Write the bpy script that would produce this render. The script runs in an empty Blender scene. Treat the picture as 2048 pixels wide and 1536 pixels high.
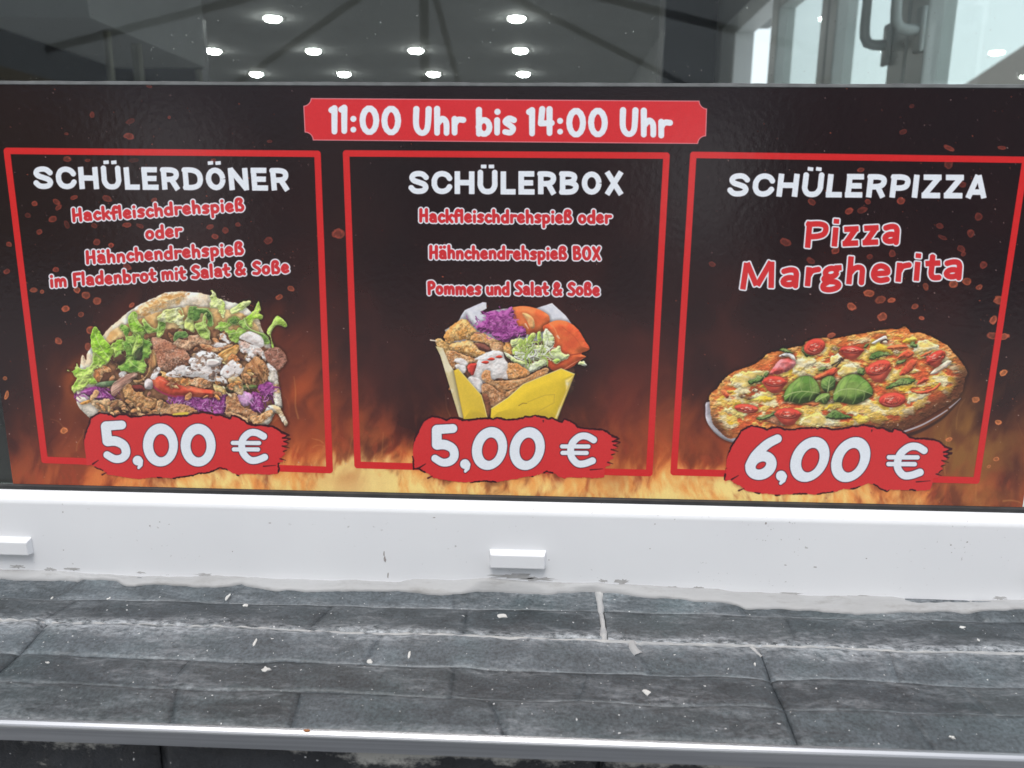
import bpy, bmesh, math, random
import numpy as np
from mathutils import Matrix, Vector

random.seed(7)
scene = bpy.context.scene
C = scene.collection

# ---------------------------------------------------------------- camera
F_PX, CX, CY = 1540.0, 1024.0, 768.0            # focal length in pixels of the 2048 x 1536 photograph
PITCH, YAW, ROLL = (math.radians(a) for a in (12.448, 2.174, 0.561))
CAM = np.array([0.0, -0.60, 1.45])


def _rot():
    B = np.array([[1, 0, 0], [0, 0, -1], [0, 1, 0.0]])
    c, s = math.cos, math.sin
    rx = np.array([[1, 0, 0], [0, c(PITCH), -s(PITCH)], [0, s(PITCH), c(PITCH)]])
    ry = np.array([[c(YAW), 0, s(YAW)], [0, 1, 0], [-s(YAW), 0, c(YAW)]])
    rz = np.array([[c(ROLL), -s(ROLL), 0], [s(ROLL), c(ROLL), 0], [0, 0, 1]])
    return rz @ rx @ ry @ B


RM = _rot()                                      # world -> camera (x right, y down, z forward)
cam_data = bpy.data.cameras.new("camera")
cam = bpy.data.objects.new("camera", cam_data)
C.objects.link(cam)
cam_data.sensor_width = 36.0
cam_data.lens = F_PX / 2048.0 * 36.0
cam_data.clip_start, cam_data.clip_end = 0.02, 400.0
cam_data.dof.use_dof = True
cam_data.dof.focus_distance = 0.615
cam_data.dof.aperture_fstop = 8.5
mw = Matrix.Identity(4)
for i in range(3):
    mw[i][0], mw[i][1], mw[i][2], mw[i][3] = RM[0][i], -RM[1][i], -RM[2][i], CAM[i]
cam.matrix_world = mw
scene.camera = cam

# ---------------------------------------------------------------- sky, sun, exposure
SUN_EL, SUN_AZ = math.radians(64), math.radians(192)      # overcast noon, light from the street side
world = bpy.data.worlds.new("World")
scene.world = world
world.use_nodes = True
wn = world.node_tree.nodes
bg = wn["Background"]
sky = wn.new("ShaderNodeTexSky")
sky.sky_type = "NISHITA"
sky.sun_disc = False
sky.sun_elevation = SUN_EL
sky.sun_rotation = SUN_AZ
sky.dust_density = 3.0
sky.air_density = 1.0
cloud = wn.new("ShaderNodeMix")                  # an even, white overcast drawn over the clear sky
cloud.data_type = "RGBA"
cloud.inputs[0].default_value = 0.75
cloud.inputs[7].default_value = (8.0, 8.25, 8.6, 1)
world.node_tree.links.new(sky.outputs[0], cloud.inputs[6])
world.node_tree.links.new(cloud.outputs[2], bg.inputs[0])
bg.inputs[1].default_value = 0.15
sun_data = bpy.data.lights.new("sun", "SUN")
sun_data.energy = 1.5
sun_data.angle = math.radians(30)
sun_data.color = (1.0, 0.97, 0.93)
sun = bpy.data.objects.new("sun", sun_data)
C.objects.link(sun)
_sd = Vector((math.sin(SUN_AZ) * math.cos(SUN_EL), math.cos(SUN_AZ) * math.cos(SUN_EL), math.sin(SUN_EL)))
sun.rotation_euler = _sd.to_track_quat("Z", "Y").to_euler()
sun.location = (0, -6, 8)
scene.view_settings.view_transform = "Standard"
scene.view_settings.look = "None"
scene.view_settings.gamma = 1.0
scene.view_settings.exposure = 0.28
scene.view_settings.use_curve_mapping = False
scene.render.engine = "CYCLES"
scene.cycles.max_bounces = 10
scene.cycles.transparent_max_bounces = 16
scene.cycles.use_denoising = True


# ---------------------------------------------------------------- measuring helpers
def ray(X, Y):
    d = RM.T @ np.array([(X - CX) / F_PX, (Y - CY) / F_PX, 1.0])
    return d


def on_y(X, Y, y0=0.0):                          # where the sight line of a photo point meets the plane y = y0
    d = ray(X, Y)
    return CAM + d * ((y0 - CAM[1]) / d[1])


def on_x(X, Y, x0):
    d = ray(X, Y)
    return CAM + d * ((x0 - CAM[0]) / d[0])


def on_plane(X, Y, p0, n):
    d = ray(X, Y)
    return CAM + d * (np.dot(np.array(p0) - CAM, n) / np.dot(d, n))

# ================================================================ the poster's print
# Everything printed on the poster is painted here into one flat image, in the poster's own plane.
PX0, PX1 = on_y(-62, 171)[0], on_y(2140, 178)[0]
_zb = [on_y(26, 968.0)[2], on_y(1024, 989)[2], on_y(2043, 1011.8)[2]]
_zt = [on_y(0, 170.5)[2], on_y(1024, 174)[2], on_y(2048, 176.5)[2]]
PZ0, PZ1 = sum(_zb) / 3, sum(_zt) / 3
PX0 = (on_y(25, 967)[0] + on_y(0, 739)[0]) / 2
PX1 = on_y(2043.5, 1011)[0]
TW = 2560
TH = int(round(TW * (PZ1 - PZ0) / (PX1 - PX0)))
_u = (np.arange(TW) + 0.5) / TW
_v = (np.arange(TH) + 0.5) / TH                  # v = 0 at the top
GX, GZ = np.meshgrid(PX0 + _u * (PX1 - PX0), PZ1 - _v * (PZ1 - PZ0))
_P = np.stack([GX - CAM[0], np.full_like(GX, -CAM[1]), GZ - CAM[2]], -1) @ RM.T
IX = (CX + F_PX * _P[..., 0] / _P[..., 2]).astype(np.float32)   # photo coordinates of every texel
IY = (CY + F_PX * _P[..., 1] / _P[..., 2]).astype(np.float32)
del _P, GX, GZ
IMG = np.zeros((TH, TW, 3), np.float32)
_rng = np.random.RandomState(11)
_TAB = _rng.rand(256, 256).astype(np.float32)


def vnoise(x, y, seed=0):
    x = x + seed * 17.31
    y = y + seed * 9.73
    xi, yi = np.floor(x).astype(np.int32), np.floor(y).astype(np.int32)
    fx, fy = x - xi, y - yi
    fx, fy = fx * fx * (3 - 2 * fx), fy * fy * (3 - 2 * fy)
    x0, x1, y0, y1 = xi & 255, (xi + 1) & 255, yi & 255, (yi + 1) & 255
    a = _TAB[y0, x0] * (1 - fx) + _TAB[y0, x1] * fx
    b = _TAB[y1, x0] * (1 - fx) + _TAB[y1, x1] * fx
    return a * (1 - fy) + b * fy


def fbm(x, y, seed=0, oct=4):
    s, a, t = 0.0, 0.5, 0.0
    for i in range(oct):
        s = s + a * vnoise(x * 2 ** i, y * 2 ** i, seed + i * 3)
        t += a
        a *= 0.5
    return s / t


def sst(a, b, x):
    t = np.clip((x - a) / (b - a), 0, 1)
    return t * t * (3 - 2 * t)


def rgb(*c):
    return np.array(c, np.float32) / 255.0


def box_of(pts, m):
    """rows and columns of the image that hold the photo-space bounding box of pts, grown by m"""
    pts = np.asarray(pts, float)
    x0, y0 = pts.min(0) - m
    x1, y1 = pts.max(0) + m
    q = []
    for X, Y in ((x0, y0), (x1, y0), (x0, y1), (x1, y1)):
        w = on_y(X, Y)
        q.append(((w[0] - PX0) / (PX1 - PX0) * TW, (PZ1 - w[2]) / (PZ1 - PZ0) * TH))
    q = np.array(q)
    a, b = np.floor(q.min(0)).astype(int), np.ceil(q.max(0)).astype(int)
    c0, r0 = max(a[0], 0), max(a[1], 0)
    c1, r1 = min(b[0] + 1, TW), min(b[1] + 1, TH)
    if c1 <= c0 or r1 <= r0:
        return None
    return slice(r0, r1), slice(c0, c1)


def smooth(pts, closed=True, n=4):
    p = np.asarray(pts, float)
    m = len(p)
    out = []
    rng = range(m) if closed else range(m - 1)
    for i in rng:
        if closed:
            a, b, c, d = p[(i - 1) % m], p[i], p[(i + 1) % m], p[(i + 2) % m]
        else:
            a, b, c, d = p[max(i - 1, 0)], p[i], p[i + 1], p[min(i + 2, m - 1)]
        for k in range(n):
            t = k / n
            out.append(0.5 * ((2 * b) + (c - a) * t + (2 * a - 5 * b + 4 * c - d) * t * t + (3 * b - a - 3 * c + d) * t ** 3))
    if not closed:
        out.append(p[-1])
    return np.array(out)


def segs_sdf(x, y, A, B, sign=True):
    """distance to segments A-B, negative inside (even-odd)"""
    d2 = np.full(x.shape, 1e12, np.float32)
    ins = np.zeros(x.shape, bool)
    for (ax, ay), (bx, by) in zip(A, B):
        ex, ey = bx - ax, by - ay
        L = ex * ex + ey * ey
        if L < 1e-12:
            continue
        t = np.clip(((x - ax) * ex + (y - ay) * ey) / L, 0, 1)
        dx, dy = x - ax - t * ex, y - ay - t * ey
        np.minimum(d2, dx * dx + dy * dy, out=d2)
        if sign and ay != by:
            cnd = (ay > y) != (by > y)
            ins ^= cnd & (x < ax + (y - ay) * (ex / ey))
    d = np.sqrt(d2)
    return np.where(ins, -d, d) if sign else d


def poly_sdf(x, y, pts):
    p = np.asarray(pts, float)
    return segs_sdf(x, y, p, np.roll(p, -1, 0))


def stroke_sdf(x, y, strokes):
    """strokes: lists of (x, y, r); union of tapered capsules"""
    d = np.full(x.shape, 1e6, np.float32)
    for st in strokes:
        if len(st) == 1:
            st = [st[0], st[0]]
        for a, b in zip(st[:-1], st[1:]):
            ex, ey = b[0] - a[0], b[1] - a[1]
            L = ex * ex + ey * ey + 1e-9
            t = np.clip(((x - a[0]) * ex + (y - a[1]) * ey) / L, 0, 1)
            dd = np.hypot(x - a[0] - t * ex, y - a[1] - t * ey) - (a[2] + (b[2] - a[2]) * t)
            np.minimum(d, dd, out=d)
    return d


def put(sl, col, al):
    IMG[sl] += (col - IMG[sl]) * al[..., None]


MASKS = {}


def mark(name, sl, al):
    """remember where an element was printed: its sheet is cut out along this mask"""
    m = MASKS.setdefault(name, np.zeros((TH, TW), np.float32))
    np.maximum(m[sl], al, out=m[sl])


AA = 0.55


def fill(d):
    return np.clip(0.5 - d / (2 * AA), 0, 1)


_seed = [100]


def blob(pts, c1, c2=None, rag=0.0, rs=6.0, tex=0.16, ts=5.0, dome=9.0, light=0.5, shadow=0.35, soft=AA, rim=None,
         sm=True, aniso=1.0, ang=0.0, name=None, edge=0.0, ldir=(-0.35, -0.8), cs=18.0, fold=0.0, fs=10.0, relief=1.0, gloss=0.0, holes=0.0):
    """one printed shape: an outline with an uneven edge, two colours mixed by noise, rounded shading and grain"""
    _seed[0] += 1
    sd = _seed[0]
    p = smooth(pts) if sm else np.asarray(pts, float)
    sl = box_of(p, 9 + rag)
    if sl is None:
        return
    x, y = IX[sl], IY[sl]
    d = poly_sdf(x, y, p)
    if rag:
        d = d + rag * 2 * (fbm(x / rs, y / rs, sd, 3) - 0.5)
    al = np.clip(0.5 - d / (2 * soft), 0, 1)
    if shadow:
        IMG[sl] *= (1 - shadow * (1 - sst(-1, 7, d)))[..., None]
    ca, sa = math.cos(ang), math.sin(ang)
    xr, yr = (x * ca + y * sa) / aniso, (-x * sa + y * ca)
    n1 = fbm(xr / cs, yr / cs, sd + 31, 4)
    col = np.broadcast_to(c1, x.shape + (3,))
    if c2 is not None:
        col = c1 + (c2 - c1) * sst(0.33, 0.67, n1)[..., None]
    g = fbm(xr / ts, yr / ts, sd + 57, 3)
    h = np.clip(-d / dome, 0, 1)
    h = dome * (1 - (1 - h) ** 2) + relief * tex * g * ts
    if fold:
        h = h + fold * fs * (fbm(xr / fs, yr / fs * 1.2, sd + 77, 3) - 0.5)
    gy, gx = np.gradient(h)
    s = (gx * ldir[0] + gy * ldir[1]) * 1.3
    sh = 1 + light * np.clip(-s, -0.9, 0.9) + tex * (g - 0.5) * 1.6
    col = col * np.clip(sh, 0.4, 1.24)[..., None]
    if gloss:
        gl = sst(.66, .80, fbm(x / 2.4, y / 1.7, sd + 91, 2)) * sst(.42, .6, fbm(x / 9, y / 7, sd + 93, 2))
        col = col + (rgb(255, 240, 226) - col) * (gloss * gl)[..., None]
    if holes:
        al = al * (1 - holes * sst(.54, .66, fbm(xr / 7, yr / 4.5, sd + 95, 4)))
    if edge:
        col = col * (1 - edge * (1 - sst(0, 3.0, -d)))[..., None]
    if rim is not None:
        rc, rw = rim
        col = col + (rc - col) * (1 - sst(rw * 0.5, rw * 1.3, -d))[..., None] * 0.5
    put(sl, np.clip(col, 0, 1), al)
    if name:
        mark(name, sl, al)


def line(pts, r0, col, r1=None, a=1.0, soft=AA, sm=True, name=None):
    p = smooth(pts, False) if sm and len(pts) > 2 else np.asarray(pts, float)
    r1 = r0 if r1 is None else r1
    n = len(p)
    st = [(q[0], q[1], r0 + (r1 - r0) * i / max(n - 1, 1)) for i, q in enumerate(p)]
    sl = box_of(p, max(r0, r1) + 3)
    if sl is None:
        return
    d = stroke_sdf(IX[sl], IY[sl], [st])
    al = np.clip(0.5 - d / (2 * soft), 0, 1) * a
    put(sl, col, al)
    if name:
        mark(name, sl, al)


def dots(cx, cy, rx, ry, n, r, col, seed, a=0.8):
    q = np.random.RandomState(seed)
    for _ in range(n):
        t, k = q.rand() * 6.283, math.sqrt(q.rand())
        X, Y = cx + rx * k * math.cos(t), cy + ry * k * math.sin(t)
        line([(X - r * (q.rand()), Y), (X + r * q.rand(), Y + r * (q.rand() - .5))], r * (0.5 + 0.7 * q.rand()), col, a=a * (0.5 + 0.5 * q.rand()))


class Z:
    """points read off an enlarged crop of the photograph"""
    def __init__(s, x0, y0, k):
        s.x0, s.y0, s.k = x0, y0, k

    def __call__(s, *v):
        return [(s.x0 + v[i] * s.k, s.y0 + v[i + 1] * s.k) for i in range(0, len(v), 2)]


# ---------------------------------------------------------------- background: dark, embers, flames
def background():
    x, y = IX, IY
    img = np.broadcast_to(rgb(24, 13, 18), x.shape + (3,)).copy()

    def over(c, a):
        img[:] += (rgb(*c) - img) * np.clip(a, 0, 1)[..., None]
    # amount of fire from left to right as in the photograph
    fire = np.interp(x, [-60, 0, 60, 250, 420, 600, 700, 740, 850, 1000, 1200, 1320, 1420, 1560, 1800, 1880, 1960, 2048],
                     [.1, .2, .25, .62, .75, .9, 1.15, 1.1, .95, .9, .95, 1.0, .92, .88, .8, .5, .55, .3]).astype(np.float32)
    warm = np.interp(x, [-60, 100, 300, 560, 640, 760, 1000, 1250, 1400, 1750, 2048], [.25, .45, .75, 1.1, 1.0, .8, .75, .95, .95, .8, .55]).astype(np.float32)
    bot = 968 + 0.0213 * x
    wx = x + 60 * (fbm(x / 90, y / 110, 21, 3) - 0.5)
    up = bot - y
    # wide reddish smoke, thinning upwards
    s1 = np.exp(-np.clip(up, 0, None) / 250.0) * warm
    over((118, 48, 36), s1 * (0.6 + 1.3 * sst(.2, .8, fbm(wx / 150, y / 170, 5, 4))))
    s2 = np.exp(-(np.clip(up, 0, None) / 185.0) ** 2) * warm
    over((176, 80, 42), s2 * sst(.36, .72, fbm(wx / 62, y / 105, 41, 5)) * .85)
    # flames near the foot: soft torn patches, hotter towards the bottom
    n1 = fbm(wx / 44, y / 95, 47, 5)
    n2 = fbm((wx + .25 * y) / 23, y / 52, 53, 5)
    n3 = fbm((wx - .2 * y) / 11, y / 26, 57, 4)
    b = np.exp(-(np.clip(up, 0, None) / (50 + 78 * n1)) ** 2) * fire
    over((222, 112, 58), b * (0.25 + 1.5 * sst(.25, .7, n2)))
    over((190, 66, 40), sst(.52, .62, n3) * b * .6)
    over((244, 166, 88), sst(.40, .95, b * (.35 + 1.2 * n2)))
    y1 = np.exp(-(np.clip(up, 0, None) / (40 + 58 * n2)) ** 2) * fire
    hotx = .55 + .9 * np.exp(-((x - 712) / 70) ** 2) + .35 * np.exp(-((x - 1500) / 160) ** 2) + .3 * np.exp(-((x - 420) / 110) ** 2)
    over((250, 220, 138), sst(.24, .78, y1 * hotx * (.25 + 1.3 * n3)))
    over((252, 226, 150), np.exp(-((x - 715) / 62) ** 2 - (up / 60) ** 2) * (.3 + .9 * n2))
    # single veils of flame seen between the panels
    for cx, cy, rx, ry, c, a, sd in ((1935, 905, 120, 120, (140, 92, 46), .85, 71), (600, 800, 70, 110, (166, 74, 38), .8, 73), (150, 770, 40, 60, (150, 74, 38), .8, 75), (85, 790, 60, 60, (96, 46, 32), .6, 77),
                                     (700, 880, 60, 90, (176, 84, 44), .6, 79), (1230, 880, 60, 90, (150, 70, 38), .6, 81), (1370, 850, 60, 80, (160, 76, 40), .6, 83), (560, 720, 60, 120, (120, 52, 34), .6, 85), (260, 690, 60, 90, (112, 50, 34), .6, 87)):
        e = np.exp(-((x - cx) / rx) ** 2 - ((y - cy) / ry) ** 2)
        over(c, a * e * (.15 + 1.25 * sst(.3, .75, fbm((wx + .3 * y) / 44, y / 80, sd, 4))))
    for k in range(60):                           # curling sparks and edges of flame
        q = np.random.RandomState(300 + k)
        X = q.rand() * 2060
        Y = 968 + .0213 * X - 8 - 150 * q.rand() ** 2
        p = [(X, Y)]
        t = -1.2 + 2.4 * q.rand() - 1.57
        for i in range(3):
            t += (q.rand() - .5) * 1.5
            L = 8 + 22 * q.rand()
            p.append((p[-1][0] + L * .5 * math.cos(t), p[-1][1] + L * math.sin(t)))
        STREAKS.append((p, .5 + 1.3 * q.rand(), .08 + .28 * q.rand()))
    IMG[:] = np.clip(img, 0, 1)
    for p, r, a in STREAKS:
        line(p, r, rgb(244, 178, 96), .3, a=a, soft=1.6)


STREAKS = []


def ember(cx, cy, rx, ry, ang=0.0, b=1.0, hot=0.0):
    sl = box_of([(cx - rx, cy - ry), (cx + rx, cy + ry)], max(rx, ry) + 3)
    if sl is None:
        return
    x, y = IX[sl] - cx, IY[sl] - cy
    c, s = math.cos(ang), math.sin(ang)
    n = fbm(IX[sl] / 5.0, IY[sl] / 5.0, int(cx) % 50, 2)
    q = np.hypot((x * c + y * s) / rx, (-x * s + y * c) / ry) + 0.45 * (n - 0.5)
    k = sst(1.12, 0.95, q)
    ring = np.exp(-((q - 0.82) / 0.2) ** 2)
    a = (k * (0.85 + 0.2 * n) + ring * 0.10) * b
    col = rgb(150, 66, 52) * (1 - hot) + rgb(214, 132, 74) * hot
    put(sl, np.clip(col * (0.78 + 0.22 * ring[..., None] + 0.3 * (n[..., None] - .2)), 0, 1), np.clip(a, 0, 1))


def embers():
    E = """137 318 8 6;177 321 6 3;269 321 10 4;428 321 5 4;115 404 9 5;150 395 7 4;216 397 10 6;310 400 6 4;71 407 6 5;119 415 7 5;
    58 431 6 5;135 449 5 8;107 438 8 6;190 451 6 5;256 450 9 5;282 452 8 4;421 454 7 5;452 461 6 6;477 449 5 4;81 464 6 5;431 473 7 5;
    538 481 9 7;195 484 7 7;224 490 6 5;20 488 6 5;256 534 9 6;15 543 7 5;113 539 7 5;156 580 7 6;173 590 9 7;196 602 8 7;133 617 8 6;
    583 577 7 5;559 594 7 5;265 610 6 4;69 580 7 5;86 583 4 4;119 682 8 6;677 467 12 10;184 660 9 8;178 693 7 8;164 629 6 5;
    1720 340 7 4;1895 329 9 8;1923 369 8 6;1622 404 8 6;1734 403 6 5;1800 402 8 7;1697 422 9 6;1724 420 10 6;1955 433 8 8;1878 452 7 6;
    1883 475 9 4;1570 484 11 7;1940 466 7 8;1670 501 8 7;1921 498 9 6;1925 508 6 4;1783 507 7 7;1620 521 9 6;1738 513 6 5;
    1424 528 7 5;1965 530 8 7;1932 563 9 7;1905 568 9 7;1850 573 5 7;1957 574 7 5;1736 586 10 7;1760 599 11 7;1782 600 8 5;1702 613 9 7;
    1828 613 7 5;1763 633 10 8;1842 636 6 4;1661 670 9 5;1983 671 12 7;2005 673 12 6;1985 640 7 9;2005 745 8 6;1996 600 10 8;
    1995 844 7 5;1950 799 8 6;1896 878 7 4;1991 917 6 4;1976 932 4 3;186 230 5 6;262 243 9 5;260 273 11 6;135 268 4 3;540 283 6 3;
    1822 213 5 4;1805 264 8 5;1897 297 12 5;2002 296 9 4;15 790 4 9;12 756 4 4;130 860 8 6;340 235 3 3;300 173 6 3"""
    for k, e in enumerate(E.replace("\n", "").split(";")):
        v = [float(t) for t in e.split()]
        q = np.random.RandomState(k)
        hot = 0.75 if v[1] > 740 else (0.25 if v[1] > 560 else 0.0)
        ember(v[0], v[1], v[2], v[3], (q.rand() - 0.5) * 1.2, 0.45 + 0.4 * q.rand() + (0.2 if v[1] > 560 else 0) - (0.12 if v[1] < 330 else 0), hot)
    q = np.random.RandomState(5)
    for _ in range(1500):                         # sparks, a pixel or two each
        X = q.rand() * 2100 - 20
        Y = 175 + q.rand() * 830
        dens = np.interp(X, [0, 150, 420, 640, 760, 1300, 1480, 1700, 2048], [1, 1, .8, .45, .12, .12, .35, .9, .9])
        if q.rand() > dens:
            continue
        r = 0.35 + 0.75 * q.rand() ** 3
        c = rgb(*((205, 180, 170) if q.rand() < .5 else (190, 96, 66)))
        line([(X, Y), (X + q.rand() * 1.6, Y + q.rand() * 1.2)], r, c, a=0.25 + 0.65 * q.rand(), sm=False)


# ---------------------------------------------------------------- lettering
RED, WHT, INK = rgb(212, 40, 42), rgb(232, 237, 243), rgb(60, 22, 34)


def el(cx, cy, rx, ry, n=14, a0=0, a1=360):
    return [(cx + rx * math.cos(math.radians(a0 + (a1 - a0) * i / n)), cy + ry * math.sin(math.radians(a0 + (a1 - a0) * i / n))) for i in range(n + 1)]


def cr(*v):
    return [tuple(q) for q in smooth([(v[i], v[i + 1]) for i in range(0, len(v), 2)], False, 5)]


_O = lambda x: el(x, .33, .15, .235)
BRUSH = {   # a fat rounded brush hand: advance, strokes (cap height 1, centre lines)
    'H': (.56, [[(.11, .1), (.13, .9)], [(.44, .1), (.44, .9)], [(.12, .47), (.44, .52)]]),
    'a': (.48, [cr(.11, .5, .22, .58, .34, .5, .36, .3, .38, .1), el(.225, .235, .125, .135)]),
    'ä': (.48, [cr(.11, .5, .22, .58, .34, .5, .36, .3, .38, .1), el(.225, .235, .125, .135), [(.13, .84)], [(.34, .86)]]),
    'c': (.42, [cr(.36, .5, .23, .58, .11, .42, .11, .25, .22, .1, .36, .17)]),
    'k': (.45, [[(.11, .1), (.11, .9)], [(.36, .57), (.13, .3)], [(.2, .37), (.38, .1)]]),
    'f': (.36, [cr(.36, .85, .25, .9, .17, .74, .16, .4, .17, .1), [(.05, .5), (.32, .55)]]),
    'l': (.23, [[(.11, .1), (.11, .9)]]),
    'e': (.47, [cr(.12, .33, .3, .36, .36, .42, .3, .55, .2, .57, .1, .42, .1, .24, .22, .1, .37, .16)]),
    'i': (.23, [[(.11, .1), (.11, .52)], [(.12, .8)]]),
    's': (.42, [cr(.34, .53, .21, .58, .11, .47, .22, .36, .32, .25, .25, .11, .1, .13)]),
    'h': (.48, [[(.11, .1), (.11, .9)], cr(.12, .4, .25, .57, .36, .45, .37, .1)]),
    'd': (.5, [[(.39, .1), (.39, .9)], _O(.24)]),
    'r': (.4, [[(.11, .1), (.11, .56)], cr(.11, .38, .2, .53, .35, .53)]),
    'p': (.5, [[(.11, -.22), (.11, .55)], _O(.25)]),
    'b': (.5, [[(.11, .1), (.11, .9)], _O(.25)]),
    'ß': (.52, [cr(.11, .1, .11, .6, .16, .85, .3, .88, .37, .75, .27, .55, .36, .45, .42, .28, .34, .11, .22, .12)]),
    'o': (.5, [_O(.25)]),
    'n': (.48, [[(.11, .1), (.11, .55)], cr(.12, .4, .25, .57, .36, .45, .37, .1)]),
    'm': (.7, [[(.11, .1), (.11, .55)], cr(.12, .4, .22, .57, .33, .45, .34, .12), cr(.35, .4, .46, .57, .57, .45, .58, .1)]),
    'u': (.48, [cr(.11, .55, .11, .24, .22, .1, .36, .24), [(.37, .56), (.38, .1)]]),
    't': (.36, [[(.17, .82), (.16, .25), (.24, .11), (.32, .14)], [(.05, .55), (.32, .57)]]),
    'F': (.46, [[(.12, .1), (.12, .88)], [(.12, .88), (.4, .9)], [(.12, .5), (.35, .52)]]),
    'S': (.5, [cr(.42, .82, .28, .9, .13, .76, .2, .6, .34, .47, .42, .3, .3, .11, .1, .15)]),
    'P': (.5, [[(.12, .1), (.12, .88)], cr(.12, .88, .3, .9, .42, .74, .36, .55, .13, .46)]),
    'B': (.52, [[(.12, .1), (.12, .9)], cr(.12, .9, .32, .88, .38, .72, .3, .55, .14, .52), cr(.2, .52, .38, .45, .43, .28, .33, .11, .12, .1)]),
    'O': (.58, [el(.29, .5, .18, .4)]),
    'X': (.52, [[(.1, .1), (.42, .9)], [(.1, .9), (.42, .1)]]),
    '&': (.62, [cr(.5, .12, .3, .42, .15, .7, .25, .9, .38, .78, .3, .6, .12, .38, .1, .2, .22, .1, .38, .18, .5, .42)]),
    'U': (.58, [cr(.12, .9, .12, .32, .26, .1, .42, .25, .46, .9)]),
    '1': (.27, [[(.07, .82), (.15, .88), (.15, .1)]]),
    '0': (.6, [el(.3, .5, .19, .4)]),
    '4': (.52, [[(.16, .9), (.12, .42), (.42, .44)], [(.36, .9), (.36, .1)]]),
    ':': (.27, [[(.13, .16)], [(.13, .52)]]),
    ' ': (.27, []),
}


def brush_text(txt, x0, y0, x1, y1, cap, lean, name, col, out=None, ow=2.0, wt=0.098, tail=0.0):
    """text from baseline point (x0, y0) to (x1, y1) in photo space; lean = sideways shift per unit of height"""
    tot = sum(BRUSH[c][0] for c in txt)
    L = math.hypot(x1 - x0, y1 - y0)
    ux, uy = (x1 - x0) / L, (y1 - y0) / L
    kx = L / tot
    q = np.random.RandomState(len(txt))
    strokes, pen = [], 0.0
    for c in txt:
        adv, ss = BRUSH[c]
        j = (q.rand() - 0.5) * 0.05
        for s in ss:
            st = []
            for gx, gy in s:
                a, b = (pen + gx) * kx, (gy + j) * cap
                st.append((x0 + ux * a + lean * b + uy * b * 0, y0 + uy * a - b, wt * cap * (1 + 0.12 * (gy - .5))))
            strokes.append(st)
        pen += adv
    allp = [(p[0], p[1]) for s in strokes for p in s]
    sl = box_of(allp, cap * 0.25 + 4)
    d = stroke_sdf(IX[sl], IY[sl], strokes)
    if out is not None:
        al = fill(d - ow)
        put(sl, out, al)
        mark(name, sl, al)
    al = fill(d)
    put(sl, col, al)
    mark(name, sl, al)


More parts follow.
